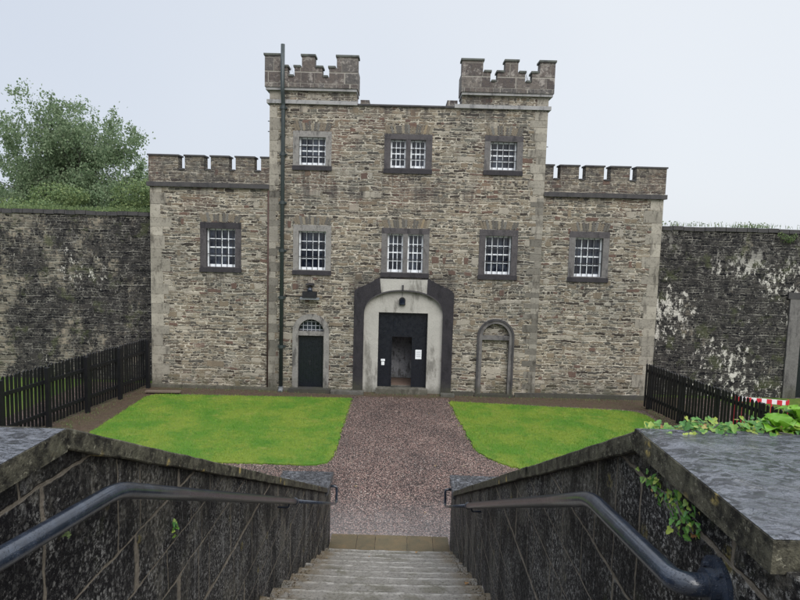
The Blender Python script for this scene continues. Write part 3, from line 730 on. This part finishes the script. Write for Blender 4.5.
bm = bmesh.new(); prism(bm, arch(-.05, .085, 3.51, 3.64, .085), [], -.06, -.021); fin('lens', bm, 'glass', LB, bevel=.01)
boxes('cable', [(-.06, -.045, .075, .0985, 3.80, 3.98)], 'black', LB)

# ------------------------------------------------------------------ boundary walls
def bwall(s, label, mat):
    W = thing('boundary_wall', (s * 14, 1.3, 0), label, 'wall')
    a, b = sorted((s * 9.753, s * 34.)); hole = []
    if s > 0: hole = [rect(15.98, 17.4, .0, 4.05)]
    bm = bmesh.new()
    top = [(a + (b - a) * k / 60, 6.70 + .035 * math.sin(k * 1.7) + random.uniform(-.02, .02)) for k in range(61)]
    prism(bm, [(a, -.3), (b, -.3)] + top[::-1], hole, 1.0, 1.65); w = fin('wall_face', bm, mat, W)
    bm = bmesh.new()
    for k in range(58):
        x0 = a + (b - a) * k / 58; x1 = a + (b - a) * (k + 1) / 58 - .02; z = 6.735 + random.uniform(-.02, .015); box(bm, x0, x1, .93, 1.75, z - .085, z + .075)
    fin('coping', bm, 'string', W)
    if s > 0:
        boxes('door_surround', [(15.46, 15.98, .93, 1.2, 0, 4.05), (17.4, 17.9, .93, 1.2, 0, 4.05)], 'surround', W, .02); boxes('lintel', [(15.36, 18., .91, 1.2, 4.052, 4.30)], 'string', W, .02)
        boxes('door', [(15.982, 17.398, 1.12, 1.2, 0, 4.048)], 'navy', W)
    return W
bwall(-1, 'tall soot black and mossy rubble wall left of the gatehouse', 'wall_l')
bwall(1, 'tall black rubble wall with many flaking white patches right of the gatehouse', 'wall_r')

# ------------------------------------------------------------------ picket fences
def fence(A, B, h, label, sp=.145):
    A = Vector((*A, 0)); B = Vector((*B, 0)); D = (B - A); L = D.length; d = D.normalized(); ang = math.atan2(d.y, d.x)
    root = thing('picket_fence', A, label, 'fence', 'black picket fences beside the lawns')
    rot = Matrix.Rotation(ang, 4, 'Z')
    bm = bmesh.new(); box(bm, -.048, .048, -.045, -.023, .1, h - .05)
    v = [bm.verts.new(p) for p in ((-.048, -.045, h - .05), (.048, -.045, h - .05), (.048, -.023, h - .05), (-.048, -.023, h - .05), (0, -.045, h), (0, -.023, h))]
    for f in ((0, 1, 4), (2, 3, 5), (0, 4, 5, 3), (1, 2, 5, 4)): bm.faces.new([v[i] for i in f])
    me = bpy.data.meshes.new('picket'); bm.to_mesh(me); bm.free(); me.materials.append(M['fence'])
    n = int(L / sp)
    for k in range(n):
        o = bpy.data.objects.new('picket', me); COL.objects.link(o); o.parent = root
        o.location = d * (sp * (k + .3)) + Vector((0, 0, random.uniform(-.012, .012))); o.rotation_euler = (random.uniform(-.006, .006), random.uniform(-.008, .008), ang)
    for z in (.42, 1.38):
        bm = bmesh.new(); box(bm, -.02, L, -.022, .03, z, z + .11); o = fin('rail', bm, 'fence', None); o.parent = root; o.rotation_euler = (0, 0, ang)
    bm = bmesh.new(); box(bm, -.06, .06, .031, .15, -.05, h - .06); me2 = bpy.data.meshes.new('post'); bm.to_mesh(me2); bm.free(); me2.materials.append(M['fence'])
    k = 0.
    while k <= L:
        o = bpy.data.objects.new('post', me2); COL.objects.link(o); o.parent = root; o.location = d * (k + .1); o.rotation_euler = (0, 0, ang); k += 1.75
fence((-9.88, -.10), (-11.30, -9.3), 1.93, 'black timber picket fence running from the left wing of the gatehouse')
fence((9.00, -1.25), (10.55, -9.3), 1.72, 'black timber picket fence standing out from the right wing of the gatehouse')

# planks by left corner
PK = boxes('timber_plank', [(-9.6, -8.3, -.62, -.42, .06, .11)], 'timber', None, .01); tag(PK, 'weathered timber plank lying raised on a block by the left wing corner', 'plank')
PK.rotation_euler = (0, 0, .05)

# barrier
BR = thing('pedestrian_barrier', (12.0, -3.35, .09), 'red and white striped plastic barrier behind the right picket fence', 'barrier')
def bb(name, L, mat):
    bm = bmesh.new()
    for b in L: box(bm, *b)
    o = fin(name, bm, mat, None, bevel=.006); o.parent = BR; return o
bb('white_board', [(-.75, .75, -.02, .02, .85, 1.0)], 'barw')
bb('red_stripe', [(-.75 + k * .3, -.60 + k * .3, -.024, -.0205, .848, 1.002) for k in range(5)] + [(.70, .75, -.024, -.0205, .848, 1.002)], 'red')
bb('frame', [(-.80, -.752, -.03, .03, .0, 1.03), (.752, .80, -.03, .03, .0, 1.03), (-.752, .752, -.02, .02, .12, .18)], 'red')
bb('slat', [(-.56 + k * .28, -.52 + k * .28, -.015, .015, .18, .85) for k in range(5)], 'red')
for s in (-1, 1): bb('foot', [(s * .776 - .025, s * .776 + .025, -.28, -.032, 0, .05), (s * .776 - .025, s * .776 + .025, .032, .28, 0, .05)], 'red')
BR.rotation_euler = (0, 0, -.30); BR.location.z = .02

# ------------------------------------------------------------------ stairs and terrace
XL, XR = -1.36, .98; YB, NS, RISE, TREAD = -12.45, 16, .2345, .55
ZT = NS * RISE; YT = YB - NS * TREAD
bm = bmesh.new(); rr = random.Random(2)
for k in range(NS):
    y1 = YB - k * TREAD; z1 = (k + 1) * RISE; n = 22; y0 = y1 - TREAD - .04
    # worn nosing: a grid over the tread with a dished front edge
    rows = []
    for j, (dy, dz) in enumerate(((0.006, -RISE - .02), (0.0, -.07), (.03, -.035), (.012, -.006), (-.04, 0.), (-.3, 0.004), (-TREAD - .05, .012))):
        row = []
        for i in range(n + 1):
            x = XL + (XR - XL) * i / n; t = (x - (XL + XR) / 2) / ((XR - XL) / 2); wear = -.016 * (1 - t * t) if j in (2, 3, 4) else 0
            row.append(bm.verts.new((x, y1 + dy + rr.uniform(-.007, .007) * (0 if j == 0 else 1), z1 + dz + wear + rr.uniform(-.004, .004))))
        rows.append(row)
    for a, b in zip(rows, rows[1:]):
        for i in range(n): bm.faces.new((a[i], a[i + 1], b[i + 1], b[i]))
stp = fin('steps', bm, 'steps'); tag(stp, kind='structure')
# tan kerb at the foot
bm = bmesh.new(); x = XL + .01
for w_ in (.52, .36, .62, .50, .32):
    x1 = min(x + w_, XR - .01); box(bm, x, x1 - .008, -12.44, -11.50, -.1, .03 + random.uniform(-.003, .003)); x = x1
tag(fin('kerb', bm, 'kerb', bevel=.012), kind='structure')
boxes('terrace', [(-40, 40, -34, YT - .001, -.5, ZT - .002)], 'steps'); tag(bpy.data.objects['terrace'], kind='structure')
# mortar and moss crumbs along the edges of the steps
V = []; F = []
for k in range(NS):
    for sx, s in ((XL, 1), (XR, -1)):
        for _ in range(110):
            y = YB - k * TREAD - random.uniform(0, TREAD); x = sx + s * abs(random.gauss(0, .09)); z = (k + 1) * RISE + .004; sz = random.uniform(.003, .010); q = len(V)
            for p in ((-1, 0, 0), (1, 0, 0), (0, -1, 0), (0, 1, 0), (0, 0, .9)): V.append((x + p[0] * sz * random.uniform(.5, 1.3), y + p[1] * sz * random.uniform(.5, 1.3), z + p[2] * sz * .8))
            F += [(q, q + 2, q + 4), (q + 2, q + 1, q + 4), (q + 1, q + 3, q + 4), (q + 3, q, q + 4)]
tag(raw('step_debris', V, F, 'soil'), 'brown crumbs of soil and moss collected along the edges of the steps', 'debris', kind='stuff')

SLZ = 5.10; YF = -20.66; YN = -21.52
def stair_wall(s, label):
    xf = XL if s < 0 else XR   # inner face
    xo = xf + s * .88
    YF = -20.74 if s < 0 else -20.58; SLZ = 5.10 if s < 0 else 5.115
    W = thing('stair_wall', (xf, -16, 0), label, 'wall', 'side walls of the stairs')
    # sloping wall, outline in y,z extruded in x
    def slopez(y): return 5.10 + (1.42 - 5.10) * (YF - y) / (YF - (-12.55))
    def exty(name, pts, x0, x1, mat, cuts=0, bevel=0):
        bm = bmesh.new(); prism(bm, pts, [], *sorted((x0, x1)))
        for v in bm.verts: v.co = Vector((v.co.y, v.co.x, v.co.z))
        o = fin(name, bm, mat, W, bevel=bevel); return o
    tk = .088
    exty('wall_body', [(-21.9, -.3), (-11.78, -.3), (-11.78, 1.28), (-12.62, 1.28), (-12.62, slopez(-12.62) - tk), (YF, SLZ - tk), (-21.9, SLZ - tk)], xf, xo, 'fg')
    # sloping coping stones
    ys = [YF - .0, -19.58, -18.55, -17.4, -16.35, -15.3, -14.3, -13.4, -12.60]
    xi = xf - s * .042; bm = bmesh.new(); rq = random.Random(8 + s)
    for a, b in zip(ys, ys[1:]):
        a2, b2 = a + .006, b - .006; dz = rq.uniform(-.004, .004); dx = rq.uniform(-.005, .005) * s
        if a == YF: dz = dx = 0
        n = 8; A = [(a2 + (b2 - a2) * k / n, slopez(a2 + (b2 - a2) * k / n) + dz + (rq.uniform(-.0025, .0025) if 0 < k < n else 0)) for k in range(n + 1)]
        Bt = [(y, z - tk + .002 + rq.uniform(-.004, .004)) for y, z in A]
        b3 = bmesh.new(); x0, x1 = sorted((xi + dx, xo + s * .04)); prism(b3, A + Bt[::-1], [], x0, x1)
        for v in b3.verts: v.co = Vector((v.co.y, v.co.x, v.co.z))
        me = bpy.data.meshes.new('t'); b3.to_mesh(me); b3.free(); bm.from_mesh(me); bpy.data.meshes.remove(me)
    fin('coping', bm, 'coping', W, bevel=.006)
    # pier cap at the foot
    x0, x1 = sorted((xi - s * .0, xf + s * .93)); bm = bmesh.new(); box(bm, x0, x1, -12.59, -11.74, 1.285, 1.40)
    bmesh.ops.subdivide_edges(bm, edges=bm.edges, cuts=6, use_grid_fill=True)
    o = fin('pier_cap', bm, 'slabdry', W); roughen(o, .012, 7.)
    # level slab at the head of the stairs, runs sideways as a parapet
    x0, x1 = sorted((xi, s * 9.)); 
    A = bmesh.new(); box(A, x0, x1, YN, YF, SLZ - .096, SLZ - .006); fin('parapet_coping', A, 'coping', W, bevel=.012)
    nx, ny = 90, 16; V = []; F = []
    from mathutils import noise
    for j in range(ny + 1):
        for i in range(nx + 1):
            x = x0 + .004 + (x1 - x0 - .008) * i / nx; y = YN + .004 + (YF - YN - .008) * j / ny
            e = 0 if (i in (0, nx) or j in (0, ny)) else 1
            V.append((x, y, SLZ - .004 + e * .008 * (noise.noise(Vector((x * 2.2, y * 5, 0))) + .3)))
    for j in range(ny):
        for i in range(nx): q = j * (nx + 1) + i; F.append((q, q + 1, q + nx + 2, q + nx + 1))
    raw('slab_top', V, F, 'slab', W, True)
    # parapet body carrying the slab
    boxes('parapet_body', [(*sorted((xo + s * .002, s * 9.)), YN + .05, YF - .04, -.3, SLZ - .098)], 'fg', W)
    return W
g = G('rough_pier_cap', spec=.5); n_ = g.step(g.noise(14., 7, .8), .38, .62)
c = g.mix(n_, (.03, .032, .038), (.16, .165, .18)); c = g.mix(g.mul(g.step(g.noise(22., 5, .8), .56, .66), .7), c, (.34, .34, .34))
M['slabdry'] = g.out(c, g.step(n_, .3, .7, .2, .6), g.bump(n_, .03, 1.))
stair_wall(-1, 'dark wet ashlar stair wall left of the steps with a sloping mossy coping')
stair_wall(1, 'dark wet ashlar stair wall right of the steps with ivy growing under its slab')

def handrail(s, label):
    x = -1.235 if s < 0 else .855; xf = XL if s < 0 else XR
    R_ = thing('handrail', (x, -16, 2), label, 'handrail', 'handrails down the stairs')
    zb, yb = 4.745, (-20.52 if s < 0 else -20.34); zb = 4.76 if s < 0 else 4.70
    ze, ye = .90, -12.05; yj = -16.3 if s < 0 else -15.6
    L = lambda y: zb + (ze - zb) * (yb - y) / (yb - ye)
    yfl = -21.19
    zf = zb + .105
    head = [(xf + s * .02, yfl - .02, zf), (x, yfl - .02, zf), (x, yb, zb), (x, yj, L(yj))] if s > 0 else [(xf + s * .02, -22.6, 5.03), (x, -22.6, 5.03), (x, yb, zb), (x, yj, L(yj))]
    bm = bmesh.new(); tube(bm, fillet(head, .11, 10), .036, 20); fin('upper_rail', bm, 'rail', R_, True)
    bm = bmesh.new(); tube(bm, fillet([(x, yj - .10, L(yj - .10)), (x, ye, ze), (x, ye + .16, ze - .03), (x, ye + .20, 1.16), (xf + s * .02, ye + .20, 1.16)], .05, 6), .023, 14); fin('lower_rail', bm, 'rail', R_, True)
    bm = bmesh.new(); tube(bm, [(x, yj - .02, L(yj - .02)), (x, yj + .05, L(yj + .05))], [.042, .039], 18); fin('sleeve', bm, 'rail', R_, True)
    if s > 0:
        bm = bmesh.new(); yy = yfl - .02
        tube(bm, [(xf + .001, yy, zf), (xf - .016, yy, zf)], .088, 32); tube(bm, [(xf - .016, yy, zf), (xf - .045, yy, zf)], .050, 24)
        fin('wall_flange', bm, 'rail', R_, False, bevel=.003)
        for a in range(4):
            bm = bmesh.new(); tube(bm, [(xf - .016, yy + .068 * math.cos(a * PI / 2 + .6), zf + .068 * math.sin(a * PI / 2 + .6)), (xf - .025, yy + .068 * math.cos(a * PI / 2 + .6), zf + .068 * math.sin(a * PI / 2 + .6))], .009, 6)
            fin('bolt', bm, 'rail', R_)
    for yb_ in (yj - .35,):
        bm = bmesh.new(); tube(bm, fillet([(x, yb_, L(yb_) - .01), (x, yb_, L(yb_) - .075), (xf + s * .02, yb_, L(yb_) - .075)], .04), .011, 8); fin('bracket', bm, 'rail', R_, True)
handrail(-1, 'thick glossy black pipe handrail along the left stair wall')
handrail(1, 'thick glossy black pipe handrail ending in a round wall flange on the right stair wall')

for o in list(COL.objects):
    q = o
    while q.parent: q = q.parent
    if q.name.split('.')[0] in ('stair_wall', 'handrail', 'steps', 'step_debris') and o.type == 'MESH' and not o.data.get('sk'):
        o.data['sk'] = 1
        for v in o.data.vertices:
            if v.co.y < -11.9: v.co.x += .0060 * (v.co.y + 11.9)

# ------------------------------------------------------------------ vegetation
def leaf_mesh(V, F, c, size, nrm, up, curl=.2):
    """a pointed six-vertex leaf"""
    n = nrm.normalized(); t = (up - n * up.dot(n)); t = t.normalized() if t.length > 1e-4 else n.orthogonal().normalized(); b = n.cross(t)
    k = len(V); s = size
    V += [c, c + t * s * .45 + b * s * .36 + n * s * curl, c + t * s, c + t * s * .45 - b * s * .36 + n * s * curl]
    F += [(k, k + 1, k + 2), (k, k + 2, k + 3)]
def rv3(r): return Vector((r.gauss(0, 1), r.gauss(0, 1), r.gauss(0, 1))).normalized()
def tree(base, H, spread, label, seed, leaf, nleaf, group, cat='tree', name='birch_tree', lean=0.):
    r = random.Random(seed); T = thing(name, base, label, cat, group); base = Vector(base)
    bm = bmesh.new(); tips = []
    def grow(p, d, L, rad, depth):
        n = 4; path = [p]; rs = [rad]; q = p.copy(); dd = d.copy()
        for k in range(n):
            dd = (dd + rv3(r) * .12 + Vector((0, 0, .07 if depth < 2 else -.05))).normalized(); q = q + dd * L / n; path.append(q.copy()); rs.append(rad * (1 - .55 * (k + 1) / n))
            if depth >= 3 or (depth == 2 and k > 1): tips.append((q.copy(), depth))
        tube(bm, path, rs, 6 if depth < 2 else 4, False)
        if depth < 4:
            nb = (7, 5, 4, 3)[depth]
            for k in range(nb):
                i = r.randint(1 if depth else 1, n); a = r.uniform(0, 2 * PI); out = Vector((math.cos(a), math.sin(a), 0))
                nd = (dd * (.5 if depth else .75) + out * spread * r.uniform(.5, 1.) + Vector((0, 0, r.uniform(.15, .6) if depth < 2 else r.uniform(-.45, .3)))).normalized()
                grow(path[i], nd, L * r.uniform(.50, .70), rs[i] * .6, depth + 1)
    grow(base, Vector((lean, 0, 1)).normalized(), H * .50, H * .016, 0)
    fin('trunk', bm, 'bark', T, True)
    V = []; F = []; per = max(1, nleaf // len(tips))
    for q, dp in tips:
        cl = r.uniform(.12, .40)
        for _ in range(per + r.randint(-2, 3)):
            o = rv3(r) * abs(r.gauss(0, cl)); o.z = o.z * .8 - abs(r.gauss(0, .28))
            leaf_mesh(V, F, q + o, r.uniform(leaf * .6, leaf * 1.3), rv3(r), Vector((r.uniform(-.5, .5), r.uniform(-.5, .5), -1)))
    raw('crown', V, F, M['birch'], T)
TG = 'birch trees behind the left boundary wall'
tree((-24.2, 13, 0), 13.7, .80, 'airy grey green birch at the far left edge behind the left wall', 3, .16, 26000, TG)
tree((-20.5, 13, 0), 14.6, .66, 'tallest airy birch with a pointed top above the middle of the left wall', 21, .16, 30000, TG)
tree((-17.2, 12.5, 0), 12.0, .72, 'lower spreading birch next to the left wing of the gatehouse', 8, .16, 27000, TG)
def bush(name, c, rad, n, size, mat, label, cat, group=None, seed=1, flat=1.):
    r = random.Random(seed); V = []; F = []; c = Vector(c)
    B = thing(name, (c.x, c.y, 0 if c.z > 3 and c.y > 0 else c.z), label, cat, group)
    lobes = [(c + Vector((r.uniform(-1, 1) * rad[0], r.uniform(-1, 1) * rad[1], r.uniform(-.5, .8) * rad[2])), r.uniform(.3, .55)) for _ in range(9)]
    for _ in range(n):
        lc, lr = r.choice(lobes); d = rv3(r); k = r.uniform(.5, 1.) ** .5
        leaf_mesh(V, F, lc + Vector((d.x * rad[0], d.y * rad[1], d.z * rad[2])) * lr * k, r.uniform(.6, 1.3) * size, (d + rv3(r) * .9).normalized(), rv3(r))
    raw('foliage', V, F, mat, B)
    if c.y > 3:
        bm = bmesh.new()
        for k in range(5): tube(bm, [(c.x + r.uniform(-.3, .3), c.y, 0), (c.x + r.uniform(-1, 1) * rad[0] * .5, c.y, c.z * .6), (c.x + r.uniform(-1, 1) * rad[0] * .9, c.y, c.z)], [.09, .06, .02], 6)
        fin('stem', bm, 'bark', B)
for i, (x, z, l) in enumerate(((-21.5, 6.2, 'bright green shrub at the far left just above the left wall'), (-18.0, 6.3, 'bright green shrub below the tallest birch above the left wall'), (-14.6, 6.9, 'dense green shrub beside the left wing parapet above the left wall'), (-12.4, 7.0, 'dense green shrub half hidden behind the left wing parapet'))):
    bush('shrub', (x, 6.0 + .5 * (i % 2), z), (2.6, 1.4, 1.0 + .35 * (i > 1)), 8000, .12, M['hedge'], l, 'shrub', 'shrubs behind the left boundary wall', 30 + i)
# weeds on wall tops
def weeds(name, items, mat, label, cat, seed, h=(.08, .25), w=.012):
    r = random.Random(seed); V = []; F = []
    for (x0, x1, y0, y1, z, n) in items:
        for _ in range(n):
            x, y = r.uniform(x0, x1), r.uniform(y0, y1); hh = r.uniform(*h); a = r.uniform(0, 2 * PI); k = len(V); lx, ly = r.uniform(-.4, .4) * hh, r.uniform(-.2, .2) * hh
            V += [Vector((x - w * math.cos(a), y - w * math.sin(a), z)), Vector((x + w * math.cos(a), y + w * math.sin(a), z)), Vector((x + lx, y + ly, z + hh))]; F.append((k, k + 1, k + 2))
            for _ in range(2):
                if r.random() < .5 and mat is not M['bark']: leaf_mesh(V, F, Vector((x + lx * .6, y + ly * .6, z + hh * r.uniform(.3, .9))), hh * .35, rv3(r), rv3(r))
    return tag(raw(name, V, F, mat), label, cat, kind='stuff')
weeds('moss_and_weeds', [(-20, -9.9, .95, 1.7, 6.84, 1500)], M['hedge'], 'low green moss and weeds growing along the top of the left wall', 'weeds', 4, (.05, .2))
weeds('weeds', [(10, 12, .95, 1.7, 6.84, 60), (13.2, 14.6, .95, 1.7, 6.84, 120), (9.9, 16, .95, 1.7, 6.84, 120)], M['hedge'], 'sparse weeds growing on top of the right wall', 'weeds', 5, (.06, .24))
weeds('dry_stalks', [(4.5-.9, 4.7-.9, 0, .2, 11.95, 0), (4.22, 4.52, -.1, .1, 11.95, 16), (2.7, 3.0, -.1, .1, 11.95, 5), (-4.5, -4.3, -.1, .1, 11.95, 4)], M['bark'], 'thin dry stalks growing in the gaps of the turret battlements', 'weeds', 6, (.25, .5), .006)
weeds('weeds', [(-9.2, 9.2, -.35, -.08, .0, 420), (-11.0, -9.9, -8, -.3, .0, 500), (8.95, 9.5, -6, -1.2, 0, 240)], M['hedge'], 'small weeds in the soil at the foot of the building and fences', 'weeds', 7, (.03, .09))
# fern tuft on right wall top
bush('wall_fern', (15.2, .88, 6.45), (.38, .08, .22), 260, .06, M['hedge'], 'green plant hanging from the top of the right boundary wall', 'plant', None, 9)

def ivyleaf(V, F, c, s, n, up):
    n = n.normalized(); t = (up - n * up.dot(n)).normalized(); b = n.cross(t)
    pts = [(0, 0), (.32, -.12), (.5, .18), (.30, .38), (.26, .72), (0, 1.0), (-.26, .72), (-.30, .38), (-.5, .18), (-.32, -.12)]
    k = len(V); V.append(c + t * s * .38 - n * s * .06)
    for x, y in pts: V.append(c + b * x * s + t * y * s + n * s * .10 * abs(x) * 2)
    for i in range(10): F.append((k, k + 1 + i, k + 1 + (i + 1) % 10))
def ivy_patch(name, pos, n, size, nrm, spread, mat, label, seed, dry=0, stems=0):
    """pos: list of centre points"""
    r = random.Random(seed); V = []; F = []; V2 = []; F2 = []; c0 = Vector(pos[0])
    T = thing(name, c0, label, 'plant'); nrm = Vector(nrm).normalized()
    for _ in range(n):
        c = Vector(r.choice(pos)); o = Vector((r.gauss(0, spread[0]), r.gauss(0, spread[1]), r.gauss(0, spread[2])))
        s = size * r.uniform(.5, 1.25); nn = (nrm + rv3(r) * .55); (ivyleaf)(V, F, c + o, s, nn, Vector((r.uniform(-.8, .8), r.uniform(-.8, .8), -.5 + r.uniform(-.5, .6))))
    for _ in range(dry):
        c = Vector(r.choice(pos)); o = Vector((r.gauss(0, spread[0]), r.gauss(0, spread[1]), r.gauss(0, spread[2]))); ivyleaf(V2, F2, c + o, size * r.uniform(.4, .9), nrm + rv3(r) * .8, rv3(r))
    raw('leaves', V, F, mat, T)
    if dry: raw('dry_leaves', V2, F2, M['dry'], T)
    if stems:
        bm = bmesh.new()
        for _ in range(stems):
            a = Vector(r.choice(pos)); b = Vector(r.choice(pos)); tube(bm, [a + rv3(r) * spread[1], (a + b) / 2 + rv3(r) * spread[1], b + rv3(r) * spread[1]], [.003, .0025, .0015], 5)
        fin('stems', bm, 'bark', T)
    return T
# ivy under the right slab, on the stair-wall face
ivy_patch('ivy_clump', [(.915, -20.76, 4.945), (.915, -20.83, 4.925), (.915, -20.88, 4.93), (.912, -20.93, 4.93), (.91, -20.97, 4.92), (.91, -21.02, 4.935), (.91, -21.06, 4.925), (.91, -20.95, 4.90)], 120, .024, (-1, -.2, .25), (.012, .026, .030), M['ivy'], 'small ivy clump growing out of the right stair wall under its slab', 4, 5, 9)
ivy_patch('ivy_sprig', [(.92, -20.62, 4.94), (.92, -20.66, 4.93)], 8, .024, (-1, -.2, .2), (.01, .015, .02), M['ivy'], 'tiny ivy sprig near the far corner of the right slab', 14)
ivy_patch('wall_fern', [(-1.39, -19.63, 4.16), (-1.39, -19.61, 4.14)], 12, .026, (1, -.3, .2), (.008, .02, .02), M['ivy'], 'small green fern in a joint of the left stair wall', 15)
ivy_patch('wall_fern', [(-1.395, -20.72, 4.66)], 9, .018, (1, -.3, .2), (.006, .014, .014), M['hedge'], 'tiny yellowish tuft under the left handrail', 16)
# creeping plants behind the right slab
pos = [(1.0 + .026 * k + random.uniform(-.02, .02), -20.585 + random.uniform(-.02, .05), 5.085 + .0006 * k + random.uniform(-.03, .025)) for k in range(60)]
ivy_patch('creeping_ivy', pos, 1900, .030, (0, -.5, .9), (.03, .04, .018), M['ivy'], 'creeping ivy and bramble spilling along the far edge of the right slab', 6, 150, 26)
def broadleaf(pos, n, label, seed):
    r = random.Random(seed); V = []; F = []; c0 = Vector(pos); T = thing('broad_leaved_plant', c0, label, 'plant')
    for k in range(n):
        a = 2 * PI * k / n * 2.4 + r.uniform(-.3, .3); el = r.uniform(.15, 1.1); d = Vector((math.cos(a) * math.cos(el), math.sin(a) * math.cos(el), math.sin(el)))
        L = r.uniform(.075, .12); wdt = L * r.uniform(.38, .48); side = d.cross(Vector((0, 0, 1))).normalized(); nn = side.cross(d).normalized(); st = c0 + d * .025
        nu, nv = 8, 6; k0 = len(V)
        for i in range(nu + 1):
            t = i / nu; w = wdt * math.sin(PI * min(1, t * .93 + .07)) ** .6; ctr = st + d * L * t - Vector((0, 0, 1)) * L * .45 * t * t + nn * .0
            for j in range(nv + 1):
                q = j / nv * 2 - 1; V.append(ctr + side * w * q + nn * (abs(q) ** 1.5 * w * .35 + .008 * math.sin(t * 14 + q * 3) * abs(q)))
        for i in range(nu):
            for j in range(nv): q = k0 + i * (nv + 1) + j; F.append((q, q + 1, q + nv + 2, q + nv + 1))
    raw('leaves', V, F, M['broad'], T, True)
    bm = bmesh.new(); tube(bm, [c0 - Vector((0, 0, .2)), c0 + Vector((0, 0, .05))], [.012, .008], 8); fin('stem', bm, 'bark', T)
broadleaf((1.50, -20.56, 5.10), 13, 'large broad fresh green leaves at the right end of the slab', 3)
broadleaf((1.64, -20.48, 5.12), 14, 'large glossy green leaves cut by the right edge of the picture', 5)
V = []; F = []; r_ = random.Random(77)
for _ in range(46):
    if r_.random() < .55: k = r_.randint(0, 10); p_ = Vector((r_.uniform(-1.25, .85), -12.5 - k * .55 - r_.uniform(.05, .5), (k + 1) * .2345 + .012))
    else: p_ = Vector((r_.uniform(-3, 3), r_.uniform(-11.3, -2), .018))
    ivyleaf(V, F, p_, r_.uniform(.03, .055), Vector((r_.uniform(-.3, .3), r_.uniform(-.3, .3), 1)), rv3(r_))
tag(raw('fallen_leaves', V, F, M['dry']), 'few small brown fallen leaves on the steps and gravel', 'leaves', kind='stuff')
# planting bed soil behind the slab
boxes('planting_bed', [(1.9, 9, YF, YF + .9, -.3, 4.85)], 'soil'); tag(bpy.data.objects['planting_bed'], kind='structure')
boxes('planter_ledge', [(.98, 1.898, YF - .038, YF + .22, 4.6, 5.03)], 'soil'); tag(bpy.data.objects['planter_ledge'], kind='structure')

# ------------------------------------------------------------------ light, world, camera
W = bpy.data.worlds.new('World'); S.world = W; W.use_nodes = True; nt = W.node_tree; N = nt.nodes; Lk = nt.links
bg = N['Background']; sky = N.new('ShaderNodeTexSky'); sky.sky_type = 'NISHITA'; sky.sun_disc = False
SEL, SAZ = math.radians(42), math.radians(160)
sky.sun_elevation = SEL; sky.sun_rotation = SAZ; sky.air_density = 1.; sky.dust_density = 4.; sky.ozone_density = 2.
tc = N.new('ShaderNodeTexCoord'); nz = N.new('ShaderNodeTexNoise'); nz.inputs['Scale'].default_value = 1.3; nz.inputs['Detail'].default_value = 3; Lk.new(tc.outputs['Generated'], nz.inputs['Vector'])
sp = N.new('ShaderNodeSeparateXYZ'); Lk.new(tc.outputs['Generated'], sp.inputs[0])
ad = N.new('ShaderNodeMath'); ad.operation = 'MULTIPLY_ADD'; Lk.new(nz.outputs['Fac'], ad.inputs[0]); ad.inputs[1].default_value = .55
ad2 = N.new('ShaderNodeMath'); ad2.operation = 'MULTIPLY_ADD'; Lk.new(sp.outputs[0], ad2.inputs[0]); ad2.inputs[1].default_value = .55; ad2.inputs[2].default_value = .22; Lk.new(ad2.outputs[0], ad.inputs[2])
cr = N.new('ShaderNodeValToRGB'); Lk.new(ad.outputs[0], cr.inputs[0])
cr.color_ramp.elements[0].position = .2; cr.color_ramp.elements[0].color = (.43, .465, .525, 1); cr.color_ramp.elements[1].position = .8; cr.color_ramp.elements[1].color = (.535, .56, .592, 1)
ml = N.new('ShaderNodeVectorMath'); ml.operation = 'SCALE'; ml.inputs['Scale'].default_value = 10.; Lk.new(cr.outputs[0], ml.inputs[0])
el = N.new('ShaderNodeMapRange'); el.inputs['From Min'].default_value = .38; el.inputs['From Max'].default_value = .95; el.inputs['To Min'].default_value = 10.; el.inputs['To Max'].default_value = 30.
Lk.new(sp.outputs[2], el.inputs['Value']); Lk.new(el.outputs[0], ml.inputs['Scale'])
mx = N.new('ShaderNodeMix'); mx.data_type = 'RGBA'; mx.inputs[0].default_value = .92; Lk.new(sky.outputs[0], mx.inputs[6]); Lk.new(ml.outputs[0], mx.inputs[7])
Lk.new(mx.outputs[2], bg.inputs[0]); bg.inputs[1].default_value = .1
sl = bpy.data.lights.new('sun', 'SUN'); sl.energy = 1.5; sl.angle = math.radians(45); sl.color = (1., .97, .93)
so = bpy.data.objects.new('sun', sl); COL.objects.link(so)
sd = Vector((math.sin(SAZ) * math.cos(SEL), math.cos(SAZ) * math.cos(SEL), math.sin(SEL))); so.rotation_euler = sd.to_track_quat('Z', 'Y').to_euler()

f, p, r, y = 600., .094, .0267, -.0021
cp, spn = math.cos(p), math.sin(p)
fw = Vector((math.sin(y) * cp, math.cos(y) * cp, -spn)); rt = Vector((math.cos(y), -math.sin(y), 0)); upv = rt.cross(fw)
R2 = rt * math.cos(r) + upv * math.sin(r); U2 = -rt * math.sin(r) + upv * math.cos(r)
cd = bpy.data.cameras.new('camera'); cam = bpy.data.objects.new('camera', cd); COL.objects.link(cam); S.camera = cam
cam.matrix_world = Matrix(((R2.x, U2.x, -fw.x, -.0914), (R2.y, U2.y, -fw.y, -23.), (R2.z, U2.z, -fw.z, 5.8434), (0, 0, 0, 1)))
cd.sensor_width = 36; cd.lens = f / 800 * 36; cd.clip_end = 2000; cd.clip_start = .05
S.view_settings.view_transform = 'Standard'; S.view_settings.look = 'None'; S.view_settings.gamma = 1; S.view_settings.use_curve_mapping = False
S.view_settings.exposure = .68
